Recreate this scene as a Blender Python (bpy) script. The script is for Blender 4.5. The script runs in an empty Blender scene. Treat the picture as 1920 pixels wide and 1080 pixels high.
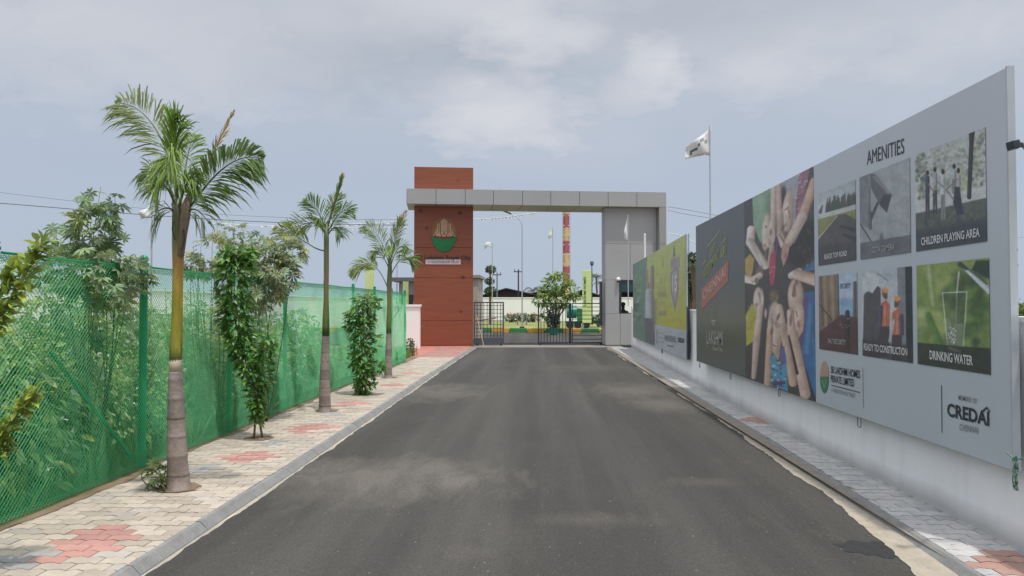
import bpy, math, random
import numpy as np
from mathutils import Vector, Matrix
R = math.radians
random.seed(7); np.random.seed(7)
sc = bpy.context.scene
COL = sc.collection

# ------------------------------------------------------------------ camera
CAM = Vector((0, 0, 1.6)); F = 1400.0
cam_d = bpy.data.cameras.new("camera"); cam = bpy.data.objects.new("camera", cam_d); COL.objects.link(cam)
cam.location = CAM; cam.rotation_euler = (R(91.43), 0, R(2.09))
cam_d.sensor_width = 36; cam_d.lens = F / 1920 * 36; cam_d.clip_start = 0.05; cam_d.clip_end = 3000
sc.camera = cam
RM = cam.rotation_euler.to_matrix()

def ray(px, py):
    return RM @ Vector(((px - 960) / F, -(py - 540) / F, -1.0))
def at(px, py, Y):
    d = ray(px, py); return CAM + d * (Y / d.y)
def gnd(px, py, z=0.0):
    d = ray(px, py); return CAM + d * ((z - CAM.z) / d.z)
RMN = np.array(RM)
def proj(P):                       # P (n,3) -> px, py
    q = (P - np.array(CAM)) @ RMN
    return 960 + F * q[:, 0] / -q[:, 2], 540 - F * q[:, 1] / -q[:, 2]

# ------------------------------------------------------------------ view, sun, world
sc.view_settings.view_transform = 'Standard'; sc.view_settings.look = 'None'
sc.view_settings.exposure = 0.0; sc.view_settings.gamma = 1.0
SUN = Vector((-0.16, 0.23, -1.0)).normalized()
sl = bpy.data.lights.new("sun", 'SUN'); sl.energy = 3.0; sl.angle = R(1.6); sl.color = (1.0, 0.95, 0.86)
so = bpy.data.objects.new("sun", sl); COL.objects.link(so); so.rotation_euler = SUN.to_track_quat('-Z', 'Y').to_euler()
so.location = (0, 0, 30)

def lin(c):
    c = c / 255.0
    return c / 12.92 if c <= 0.04045 else ((c + 0.055) / 1.055) ** 2.4
def S(r, g, b, k=1.0):
    return (min(lin(r) * k, 1), min(lin(g) * k, 1), min(lin(b) * k, 1), 1.0)

W = bpy.data.worlds.new("World"); sc.world = W; W.use_nodes = True
nt = W.node_tree; nt.nodes.clear()
def N(nt, t, **kw):
    n = nt.nodes.new(t)
    for k, v in kw.items():
        if k.startswith('i_'):
            n.inputs[k[2:].replace('_', ' ')].default_value = v
        else: setattr(n, k, v)
    return n
def math_n(nt, op, a, b=None, clamp=False):
    n = nt.nodes.new('ShaderNodeMath'); n.operation = op; n.use_clamp = clamp
    for i, x in enumerate((a, b)):
        if x is None: continue
        if isinstance(x, (int, float)): n.inputs[i].default_value = x
        else: nt.links.new(x, n.inputs[i])
    return n.outputs[0]
def mixc(nt, fac, a, b, blend='MIX'):
    n = nt.nodes.new('ShaderNodeMix'); n.data_type = 'RGBA'; n.blend_type = blend
    for i, x in ((0, fac), (6, a), (7, b)):
        if isinstance(x, (int, float, tuple)): n.inputs[i].default_value = x
        else: nt.links.new(x, n.inputs[i])
    return n.outputs[2]
def build_world():
    L = nt.links.new
    sky = N(nt, 'ShaderNodeTexSky', sky_type='NISHITA', sun_disc=False)
    sky.sun_elevation = R(76.5); sky.sun_rotation = R(135); sky.air_density = 1.5; sky.dust_density = 3.0
    bg1 = N(nt, 'ShaderNodeBackground'); bg1.inputs[1].default_value = 0.12; L(sky.outputs[0], bg1.inputs[0])
    tc = N(nt, 'ShaderNodeTexCoord'); d = tc.outputs['Generated']
    sep = N(nt, 'ShaderNodeSeparateXYZ'); L(d, sep.inputs[0])
    mp = N(nt, 'ShaderNodeMapping'); mp.inputs['Scale'].default_value = (1, 1, 2.2); L(d, mp.inputs[0])
    n1 = N(nt, 'ShaderNodeTexNoise'); n1.inputs['Scale'].default_value = 3.4; n1.inputs['Detail'].default_value = 6; n1.inputs['Roughness'].default_value = .5; n1.inputs['Distortion'].default_value = .3
    L(mp.outputs[0], n1.inputs['Vector'])
    n2 = N(nt, 'ShaderNodeTexNoise'); n2.inputs['Scale'].default_value = 13; n2.inputs['Detail'].default_value = 7; n2.inputs['Roughness'].default_value = .6
    L(mp.outputs[0], n2.inputs['Vector'])
    n1v = n1.outputs['Fac']; n2v = n2.outputs['Fac']
    def blob(px, py, rx, ry, w):
        v = ray(px, py).normalized()
        s1 = N(nt, 'ShaderNodeVectorMath', operation='SUBTRACT'); L(d, s1.inputs[0]); s1.inputs[1].default_value = v
        s2 = N(nt, 'ShaderNodeVectorMath', operation='MULTIPLY'); L(s1.outputs[0], s2.inputs[0]); s2.inputs[1].default_value = (F / rx / 1.2, F / rx / 1.2, F / ry / 1.15)
        s3 = N(nt, 'ShaderNodeVectorMath', operation='LENGTH'); L(s2.outputs[0], s3.inputs[0])
        q = math_n(nt, 'ADD', s3.outputs['Value'], math_n(nt, 'MULTIPLY', math_n(nt, 'SUBTRACT', n2v, .5), 2.3))
        q = math_n(nt, 'SUBTRACT', 1.0, q, clamp=True)
        return math_n(nt, 'MULTIPLY', math_n(nt, 'POWER', q, .65), w)
    # bright puffs
    acc = None
    for b in ((940, 215, 130, 70, .75), (870, 180, 80, 50, .5), (1000, 215, 60, 60, .6), (1240, 120, 70, 55, .85), (1190, 160, 60, 40, .45), (990, 50, 110, 60, .8), (900, 10, 260, 50, .5), (1420, 130, 130, 50, .45),
              (1480, 60, 400, 60, .3), (300, 60, 260, 130, .42), (190, 90, 120, 100, .25), (1850, 40, 160, 70, .4), (560, 30, 200, 60, .3), (1080, 70, 60, 35, .6)):
        x = blob(*b); acc = x if acc is None else math_n(nt, 'MAXIMUM', acc, x)
    dk = None
    for b in ((760, 95, 420, 90, .75), (1330, 30, 300, 55, .9), (1100, 15, 120, 40, .6), (560, 110, 200, 60, .4)):
        x = blob(*b); dk = x if dk is None else math_n(nt, 'MAXIMUM', dk, x)
    # base gradient by altitude
    cr = N(nt, 'ShaderNodeValToRGB'); L(sep.outputs[2], cr.inputs[0])
    e = cr.color_ramp.elements
    e[0].position = 0.0; e[0].color = S(182, 196, 214)
    e[1].position = 1.0; e[1].color = (2.0, 2.08, 2.2, 1)
    for p, c in ((.16, S(180, 192, 210)), (.32, S(187, 195, 207)), (.45, S(194, 199, 207)), (.62, (1.15, 1.2, 1.28, 1))):
        k = cr.color_ramp.elements.new(p); k.color = c
    base = cr.outputs[0]
    gz = math_n(nt, 'MULTIPLY', math_n(nt, 'SUBTRACT', sep.outputs[2], .12, ), 4.5, clamp=True)   # texture appears above the haze
    a = math_n(nt, 'MULTIPLY', math_n(nt, 'MULTIPLY', math_n(nt, 'SUBTRACT', n1v, .46), 3.2, clamp=True), gz)
    c1 = mixc(nt, math_n(nt, 'MULTIPLY', a, .62), base, S(212, 213, 219))
    c2 = mixc(nt, math_n(nt, 'MULTIPLY', dk, .55), c1, S(158, 168, 182))
    c3 = mixc(nt, math_n(nt, 'MULTIPLY', acc, 1.0), c2, S(224, 223, 228))
    bg2 = N(nt, 'ShaderNodeBackground'); bg2.inputs[1].default_value = 1.0; L(c3, bg2.inputs[0])
    mx = N(nt, 'ShaderNodeMixShader'); mx.inputs[0].default_value = .93; L(bg1.outputs[0], mx.inputs[1]); L(bg2.outputs[0], mx.inputs[2])
    out = N(nt, 'ShaderNodeOutputWorld'); L(mx.outputs[0], out.inputs[0])
build_world()

# ------------------------------------------------------------------ materials
MATS = {}
def mat(name, col, rough=.75, metal=0., var=.12, vs=2.5, bump=0., bs=60, attr=False, trans=0., spec=.5, fine=0.0, two=None, twos=1.0, ior=None, alpha=None):
    if name in MATS: return MATS[name]
    m = bpy.data.materials.new(name); m.use_nodes = True; t = m.node_tree; L = t.links.new
    b = t.nodes['Principled BSDF']; out = t.nodes['Material Output']
    b.inputs['Roughness'].default_value = rough; b.inputs['Metallic'].default_value = metal
    b.inputs['Specular IOR Level'].default_value = spec
    tc = N(t, 'ShaderNodeTexCoord')
    n = N(t, 'ShaderNodeTexNoise'); n.inputs['Scale'].default_value = vs; n.inputs['Detail'].default_value = 6; L(tc.outputs['Object'], n.inputs['Vector'])
    c = col if len(col) == 4 else (*col, 1)
    if two:
        n3 = N(t, 'ShaderNodeTexNoise'); n3.inputs['Scale'].default_value = twos; n3.inputs['Detail'].default_value = 5; n3.inputs['Roughness'].default_value = .6; L(tc.outputs['Object'], n3.inputs['Vector'])
        f = math_n(t, 'MULTIPLY', math_n(t, 'SUBTRACT', n3.outputs['Fac'], .45), 4, clamp=True)
        cc = mixc(t, f, c, two)
    else: cc = c
    if attr:
        at_ = N(t, 'ShaderNodeAttribute', attribute_name='Col')
        cc = mixc(t, 1.0, cc, at_.outputs['Color'], 'MULTIPLY')
    mr = N(t, 'ShaderNodeMapRange'); mr.inputs['From Min'].default_value = .25; mr.inputs['From Max'].default_value = .75
    mr.inputs['To Min'].default_value = 1 - var; mr.inputs['To Max'].default_value = 1 + var; L(n.outputs['Fac'], mr.inputs['Value'])
    v = mr.outputs[0]
    if fine:
        nf = N(t, 'ShaderNodeTexNoise'); nf.inputs['Scale'].default_value = bs; nf.inputs['Detail'].default_value = 3; L(tc.outputs['Object'], nf.inputs['Vector'])
        m2 = N(t, 'ShaderNodeMapRange'); m2.inputs['From Min'].default_value = .3; m2.inputs['From Max'].default_value = .7
        m2.inputs['To Min'].default_value = 1 - fine; m2.inputs['To Max'].default_value = 1 + fine; L(nf.outputs['Fac'], m2.inputs['Value'])
        v = math_n(t, 'MULTIPLY', v, m2.outputs[0])
    cmb = N(t, 'ShaderNodeCombineXYZ')
    for i in range(3): L(v, cmb.inputs[i])
    cc = mixc(t, 1.0, cc, cmb.outputs[0], 'MULTIPLY')
    L(cc, b.inputs['Base Color'])
    if bump:
        nb = N(t, 'ShaderNodeTexNoise'); nb.inputs['Scale'].default_value = bs; nb.inputs['Detail'].default_value = 4; L(tc.outputs['Object'], nb.inputs['Vector'])
        bp = N(t, 'ShaderNodeBump'); bp.inputs['Strength'].default_value = bump; bp.inputs['Distance'].default_value = .01
        L(nb.outputs['Fac'], bp.inputs['Height']); L(bp.outputs[0], b.inputs['Normal'])
    if trans:
        tr = N(t, 'ShaderNodeBsdfTranslucent'); L(cc, tr.inputs[0])
        mx = N(t, 'ShaderNodeMixShader'); mx.inputs[0].default_value = trans
        L(b.outputs[0], mx.inputs[1]); L(tr.outputs[0], mx.inputs[2]); L(mx.outputs[0], out.inputs[0])
    MATS[name] = m; return m

# ------------------------------------------------------------------ mesh builder
class MB:
    def __init__(s): s.v = []; s.f = []; s.c = []; s.mi = []
    def add(s, vs, fs, col=(1, 1, 1), mi=0):
        o = len(s.v); s.v.extend([tuple(p) for p in vs])
        for q in fs: s.f.append(tuple(o + i for i in q)); s.c.append(col); s.mi.append(mi)
    def box(s, x0, x1, y0, y1, z0, z1, col=(1, 1, 1), mi=0):
        s.add([(x0, y0, z0), (x1, y0, z0), (x1, y1, z0), (x0, y1, z0), (x0, y0, z1), (x1, y0, z1), (x1, y1, z1), (x0, y1, z1)],
              [(0, 3, 2, 1), (4, 5, 6, 7), (0, 1, 5, 4), (1, 2, 6, 5), (2, 3, 7, 6), (3, 0, 4, 7)], col, mi)
    def obox(s, c, size, rot=None, col=(1, 1, 1), mi=0):
        m = MB(); a, b, d = size; m.box(-a/2, a/2, -b/2, b/2, -d/2, d/2)
        rot = rot or Matrix.Identity(3)
        s.add([Vector(c) + rot @ Vector(p) for p in m.v], m.f, col, mi)
    def bar(s, p, q, w, h=None, col=(1, 1, 1), mi=0):
        p = Vector(p); q = Vector(q); d = q - p; h = h or w
        rot = d.to_track_quat('Z', 'Y').to_matrix()
        s.obox((p + q) / 2, (w, h, d.length), rot, col, mi)
    def tube(s, pts, rad, n=8, cap=True, col=(1, 1, 1), mi=0):
        pts = [Vector(p) for p in pts]; k = len(pts)
        if not hasattr(rad, '__len__'): rad = [rad] * k
        vs = []; fs = []; up = None
        for i, p in enumerate(pts):
            d = (pts[min(i + 1, k - 1)] - pts[max(i - 1, 0)]).normalized()
            if up is None:
                up = Vector((1, 0, 0)) if abs(d.x) < .9 else Vector((0, 1, 0))
            a = (up - d * up.dot(d)).normalized(); b = d.cross(a); up = a
            for j in range(n):
                t = 2 * math.pi * j / n; vs.append(p + (a * math.cos(t) + b * math.sin(t)) * rad[i])
        for i in range(k - 1):
            for j in range(n):
                fs.append((i*n + j, i*n + (j+1) % n, (i+1)*n + (j+1) % n, (i+1)*n + j))
        if cap: fs.append(tuple(range(n))[::-1]); fs.append(tuple((k-1)*n + j for j in range(n)))
        s.add(vs, fs, col, mi)
    def ball(s, c, r, n=10, m=8, col=(1, 1, 1), mi=0, sz=1.0):
        pts = []; rr = []
        for i in range(m + 1):
            t = math.pi * i / m; pts.append((c[0], c[1], c[2] - r * sz * math.cos(t))); rr.append(max(r * math.sin(t), 1e-4))
        s.tube(pts, rr, n, True, col, mi)
    def poly(s, pts, col=(1, 1, 1), mi=0): s.add(pts, [tuple(range(len(pts)))], col, mi)
    def inst(s, T, fs, M, pos, cols):     # T (k,3) template, M (n,3,3) , pos (n,3)
        P = np.einsum('nij,kj->nki', M, T) + pos[:, None, :]
        n, k, _ = P.shape; o = len(s.v); s.v.extend(map(tuple, P.reshape(-1, 3).tolist()))
        for i in range(n):
            b = o + i * k
            for q in fs: s.f.append(tuple(b + j for j in q)); s.c.append(cols[i]); s.mi.append(0)
    def build(s, name, mats, parent=None, smooth=False, bevel=0., local=False, **tags):
        me = bpy.data.meshes.new(name); vs = s.v
        if parent is not None and not local:
            inv = Matrix(parent['_m']).inverted() if '_m' in parent else ROOTM[parent.name].inverted()
            A = np.array(inv); vv = np.array(vs, dtype=float).reshape(-1, 3); vv = vv @ A[:3, :3].T + A[:3, 3]; vs = vv.tolist()
        me.from_pydata(vs, [], s.f)
        if not isinstance(mats, (list, tuple)): mats = [mats]
        for m in mats: me.materials.append(m)
        if len(mats) > 1: me.polygons.foreach_set('material_index', s.mi)
        if any(c != (1, 1, 1) for c in s.c[:50] + s.c[-50:]) or len(set(s.c)) > 1:
            ca = me.color_attributes.new('Col', 'FLOAT_COLOR', 'CORNER')
            ln = np.array([len(q) for q in s.f]); cc = np.array([(*c[:3], 1.0) for c in s.c], dtype=np.float32)
            ca.data.foreach_set('color', np.repeat(cc, ln, axis=0).ravel())
        else:
            ca = me.color_attributes.new('Col', 'FLOAT_COLOR', 'CORNER'); ca.data.foreach_set('color', np.ones(len(me.loops) * 4, dtype=np.float32))
        if smooth: me.polygons.foreach_set('use_smooth', [True] * len(me.polygons))
        me.update()
        o = bpy.data.objects.new(name, me); COL.objects.link(o)
        if parent is not None:
            o.parent = parent; ROOTM[o.name] = ROOTM[parent.name]
        else: ROOTM[o.name] = Matrix.Identity(4)
        if bevel:
            b = o.modifiers.new('bevel', 'BEVEL'); b.width = bevel; b.segments = 2; b.limit_method = 'ANGLE'
        for k, v in tags.items(): o[k] = v
        return o
ROOTM = {}
def thing(name, label, cat, loc=(0, 0, 0), rz=0., group=None):
    o = bpy.data.objects.new(name, None); COL.objects.link(o); o.location = loc; o.rotation_euler = (0, 0, rz)
    o.empty_display_size = .2; o['label'] = label; o['category'] = cat
    if group: o['group'] = group
    ROOTM[o.name] = Matrix.Translation(Vector(loc)) @ Matrix.Rotation(rz, 4, 'Z')
    return o
def tag(o, label, cat, group=None):
    o['label'] = label; o['category'] = cat
    if group: o['group'] = group
    return o
def copy_thing(root, loc, rz=None, label=None, group=None, scale=None):
    r = root.copy(); COL.objects.link(r); r.location = loc
    if rz is not None: r.rotation_euler = (0, 0, rz)
    if scale: r.scale = scale
    if label: r['label'] = label
    if group: r['group'] = group
    for ch in root.children:
        c = ch.copy(); COL.objects.link(c); c.parent = r
        for g in ch.children:
            e = g.copy(); COL.objects.link(e); e.parent = c
    return r
def struct(mb, name, m, **kw): return mb.build(name, m, kind='structure', **kw)

# text -> normalised mesh
def text_mesh(txt, bold=0.0):
    cu = bpy.data.curves.new('t', 'FONT'); cu.body = txt; cu.offset = bold; cu.resolution_u = 3; cu.fill_mode = 'FRONT'
    o = bpy.data.objects.new('t', cu); COL.objects.link(o)
    dg = bpy.context.evaluated_depsgraph_get(); me = bpy.data.meshes.new_from_object(o.evaluated_get(dg))
    v = np.array([p.co[:] for p in me.vertices]); f = [tuple(p.vertices) for p in me.polygons]
    bpy.data.objects.remove(o); bpy.data.meshes.remove(me)
    x0, x1 = v[:, 0].min(), v[:, 0].max()
    v = v.copy(); v[:, 0] = (v[:, 0] - x0) / (x1 - x0); v[:, 1] = v[:, 1] / 0.70
    return v, f

class Plane:      # vertical plane: origin O, horizontal reading direction u, normal towards the viewer
    def __init__(s, O, u):
        s.O = Vector(O); s.u = Vector(u).normalized(); s.w = Vector((0, 0, 1)); s.n = s.u.cross(s.w)
    def uv(s, px, py):
        d = ray(px, py); t = (s.O - CAM).dot(s.n) / d.dot(s.n); P = CAM + d * t
        return (P - s.O).dot(s.u), P.z
    def pt(s, u, z, off=0.): return s.O + s.u * u + s.n * off + Vector((0, 0, z - s.O.z))
    def text(s, txt, x0, y0, x1, y1, cap, m, name='lettering', parent=None, off=.006, bold=0.012):
        a = s.uv(x0, y0); b = s.uv(x1, y1); h = s.uv(x0, y0 - cap)[1] - a[1]
        v, f = text_mesh(txt, bold); mb = MB()
        mb.add([s.pt(a[0] + p[0] * (b[0] - a[0]), a[1] + p[0] * (b[1] - a[1]) + p[1] * h, off) for p in v], f)
        return mb.build(name, m, parent)
    def polypx(s, mb, pts, off=.006, **k):
        mb.poly([s.pt(*s.uv(*p), off) for p in pts], **k)
    def sheet(s, name, u0, u1, z0, z1, nu, nv, paint, parent, off=.004, k=2.0, rough=.5):
        U, Z = np.meshgrid(np.linspace(u0, u1, nu + 1), np.linspace(z0, z1, nv + 1))
        O = np.array(s.O); P = O[None] + U.reshape(-1, 1) * np.array(s.u)[None] + off * np.array(s.n)[None]
        P[:, 2] = Z.ravel()
        x, y = proj(P); cv = Canvas(x, y); paint(cv)
        c = cv.rgb / 255.; c = np.where(c <= .04045, c / 12.92, ((np.clip(c, 0, 1) + .055) / 1.055) ** 2.4) * k
        c = np.clip(c, 0, .95)
        idx = np.arange((nu + 1) * (nv + 1)).reshape(nv + 1, nu + 1)
        q = np.stack([idx[:-1, :-1], idx[:-1, 1:], idx[1:, 1:], idx[1:, :-1]], -1).reshape(-1, 4)
        me = bpy.data.meshes.new(name); inv = np.array(ROOTM[parent.name].inverted()); P = P @ inv[:3, :3].T + inv[:3, 3]
        me.from_pydata(P.tolist(), [], q.tolist()); me.materials.append(MPRINT)
        ca = me.color_attributes.new('Col', 'FLOAT_COLOR', 'POINT')
        ca.data.foreach_set('color', np.concatenate([c, np.ones((len(c), 1))], 1).astype(np.float32).ravel())
        o = bpy.data.objects.new(name, me); COL.objects.link(o); o.parent = parent; ROOTM[o.name] = ROOTM[parent.name]
        return o

class Canvas:
    def __init__(s, x, y): s.x = x; s.y = y; s.rgb = np.zeros((len(x), 3)); s.rs = np.random.RandomState(3)
    def _b(s, a, col, op=1.):
        a = np.clip(a, 0, 1)[:, None] * op; s.rgb = s.rgb * (1 - a) + np.array(col, float)[None] * a
    def fill(s, c): s.rgb[:] = c
    def grad(s, y0, y1, c0, c1, x0=-1e9, x1=1e9):
        t = np.clip((s.y - y0) / (y1 - y0), 0, 1)[:, None]; m = ((s.x >= x0) & (s.x <= x1))[:, None]
        s.rgb = np.where(m, np.array(c0)[None] * (1 - t) + np.array(c1)[None] * t, s.rgb)
    def ell(s, cx, cy, rx, ry, col, ang=0., soft=1., op=1.):
        a = R(ang); dx = s.x - cx; dy = s.y - cy; u = dx * math.cos(a) + dy * math.sin(a); v = -dx * math.sin(a) + dy * math.cos(a)
        r = np.sqrt((u / rx) ** 2 + (v / ry) ** 2); s._b((1 - r) * min(rx, ry) / soft + .5, col, op)
    def cap(s, x0, y0, x1, y1, r0, r1, col, soft=1., op=1., shade=True):
        dx, dy = x1 - x0, y1 - y0; L2 = dx * dx + dy * dy + 1e-9
        t = np.clip(((s.x - x0) * dx + (s.y - y0) * dy) / L2, 0, 1); qx = s.x - x0 - t * dx; qy = s.y - y0 - t * dy
        d = np.hypot(qx, qy); r = r0 + (r1 - r0) * t; a = np.clip((r - d) / soft + .5, 0, 1)[:, None] * op
        if min(r0, r1) > 2.4 and shade:
            sg = (qx * dy - qy * dx) / (math.sqrt(L2) * r + 1e-6); sg = sg * (1 if dy > 0 else -1)
            k = np.clip(1.05 - .20 * np.clip(sg, -1, 1) - .20 * np.clip(np.abs(sg), 0, 1) ** 2.5, .3, 1.4)[:, None]; k = np.concatenate([k ** .8, k, k ** 1.15], 1)
            s.rgb = s.rgb * (1 - a) + np.array(col, float)[None] * k * a
        else: s.rgb = s.rgb * (1 - a) + np.array(col, float)[None] * a
    def tex(s, amp=.06):
        rx_, ry_ = s.x, s.y; v = 0
        for f, w in ((.09, 1), (.23, .7), (.6, .5)):
            a, b, c, d = s.rs.uniform(0, 6, 4); v = v + w * np.sin(rx_ * f * 1.3 + a + 2.2 * np.sin(ry_ * f * .8 + b)) * np.sin(ry_ * f + c + 2.0 * np.sin(rx_ * f * .9 + d))
        v = v + s.rs.normal(0, .35, len(s.x)); s.rgb = s.rgb * (1 + amp * v)[:, None]
    def head(s, cx, cy, rx, ry, ang, col):
        a = R(ang); dx = s.x - cx; dy = s.y - cy; u = (dx * math.cos(a) + dy * math.sin(a)) / rx; v = (-dx * math.sin(a) + dy * math.cos(a)) / ry; r = np.sqrt(u * u + v * v)
        al = np.clip((1 - r) * min(rx, ry) / 1.8 + .5, 0, 1)[:, None]; k = np.clip(1.08 - .16 * u - .24 * np.clip(r, 0, 1) ** 3 - .06 * v, .3, 1.4)[:, None]; k = np.concatenate([k ** .8, k, k ** 1.2], 1)
        s.rgb = s.rgb * (1 - al) + np.array(col, float)[None] * k * al
    def poly(s, pts, col, soft=1., op=1.):
        p = np.array(pts, float); n = len(p); ins = np.zeros(len(s.x), bool); dm = np.full(len(s.x), 1e9)
        for i in range(n):
            x0, y0 = p[i]; x1, y1 = p[(i + 1) % n]
            c = ((y0 > s.y) != (y1 > s.y)); xx = (x1 - x0) * (s.y - y0) / ((y1 - y0) if y1 != y0 else 1e-9) + x0
            ins ^= c & (s.x < xx)
            L2 = (x1-x0)**2 + (y1-y0)**2 + 1e-9; t = np.clip(((s.x-x0)*(x1-x0) + (s.y-y0)*(y1-y0)) / L2, 0, 1)
            dm = np.minimum(dm, np.hypot(s.x - x0 - t*(x1-x0), s.y - y0 - t*(y1-y0)))
        s._b(np.where(ins, dm, -dm) / soft + .5, col, op)
    def speck(s, cx, cy, rx, ry, n, cols, r0, r1, soft=1., op=.8):
        for _ in range(n):
            a = s.rs.rand() * 6.28; q = math.sqrt(s.rs.rand()); c = cols[s.rs.randint(len(cols))]; r = s.rs.uniform(r0, r1)
            s.ell(cx + rx*q*math.cos(a), cy + ry*q*math.sin(a), r, r * s.rs.uniform(.6, 1.6), c, s.rs.uniform(0, 90), soft, op)

MPRINT = mat('printed_vinyl', (1, 1, 1), rough=.45, var=.03, vs=1.2, attr=True, spec=.35)
# ------------------------------------------------------------------ leaf templates
LEAF = (np.array([(0, 0, 0), (-.2, .35, .05), (0, .4, -.02), (.2, .35, .05), (-.17, .7, .0), (0, .75, -.07), (.17, .7, .0), (0, 1.05, -.2)]),
        [(0, 2, 1), (0, 3, 2), (1, 2, 5, 4), (2, 3, 6, 5), (4, 5, 7), (5, 6, 7)])
SMALL = (np.array([(0, 0, 0), (-.28, .5, .06), (.28, .5, .06), (0, 1, -.08), (0, .5, -.03)]), [(0, 4, 1), (0, 2, 4), (1, 4, 3), (4, 2, 3)])
def palmate(n=8):
    v = [(0, .12, 0)]; 
    for i in range(n):
        a = R(-140 + 280 * i / (n - 1)); L = 1.0 - .35 * abs(a) / R(140)
        x, y = math.sin(a), math.cos(a)
        v.append((x * L, .12 + y * L, -.22 * L)); v.append((x*L*.55 - y*.13, .12 + y*L*.55 + x*.13, -.02)); v.append((x*L*.55 + y*.13, .12 + y*L*.55 - x*.13, -.02))
        v.append((x * .22, .12 + y * .22, .03))
    f = []
    for i in range(n):
        b = 1 + 4 * i; f += [(0, b + 2, b, b + 1)]
    return np.array(v) * np.array([1, 1, 1]), f
CAST = palmate(8)
def frames(dirs, ups, scale, wid=None):
    d = dirs / (np.linalg.norm(dirs, axis=1, keepdims=True) + 1e-9)
    x = np.cross(d, ups); x /= (np.linalg.norm(x, axis=1, keepdims=True) + 1e-9); z = np.cross(x, d)
    M = np.stack([x, d, z], -1); return M * scale[:, None, None]
rs = np.random.RandomState(11)
def greens(n, base, var=.35, yel=.15):
    out = []
    for i in range(n):
        k = 1 + rs.uniform(-var, var); y = rs.rand() < yel
        out.append((base[0] * k * (1.35 if y else rs.uniform(.85, 1.15)), base[1] * k * (1.15 if y else 1), base[2] * k * (.7 if y else 1)))
    return out
def scatter_leaves(mb, pos, out, tpl, size, base, var=.35, yel=.12, droop=.3, jit=.7):
    n = len(pos); d = out + rs.normal(0, jit, (n, 3)); d[:, 2] -= droop
    up = np.tile([0, 0, 1.0], (n, 1)) + rs.normal(0, .45, (n, 3))
    M = frames(d, up, rs.uniform(size * .65, size * 1.25, n)); mb.inst(tpl[0], tpl[1], M, pos, greens(n, base, var, yel))
LEAFM = mat('leaf', (1, 1, 1), rough=.5, var=.12, vs=5, attr=True, trans=.36, spec=.4)
GLOSSM = mat('glossy_leaf', (1, 1, 1), rough=.38, var=.15, vs=5, attr=True, trans=.3, spec=.5)
BARK = mat('bark', S(118, 100, 84, .8), rough=.9, var=.25, vs=12, bump=.6, bs=40)
STEM = mat('green_stem', S(120, 125, 80, .6), rough=.7, var=.2, vs=12)
# ================================================================== STRUCTURE
soil = mat('soil', S(150, 128, 104, .7), rough=.95, var=.25, vs=1.5, bump=.8, bs=25, two=S(110, 112, 70, .6), twos=.6)
g = MB(); g.add([(-1500, -300, -.06), (1500, -300, -.06), (1500, 2500, -.06), (-1500, 2500, -.06)], [(0, 1, 2, 3)]); struct(g, 'ground', soil)

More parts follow.
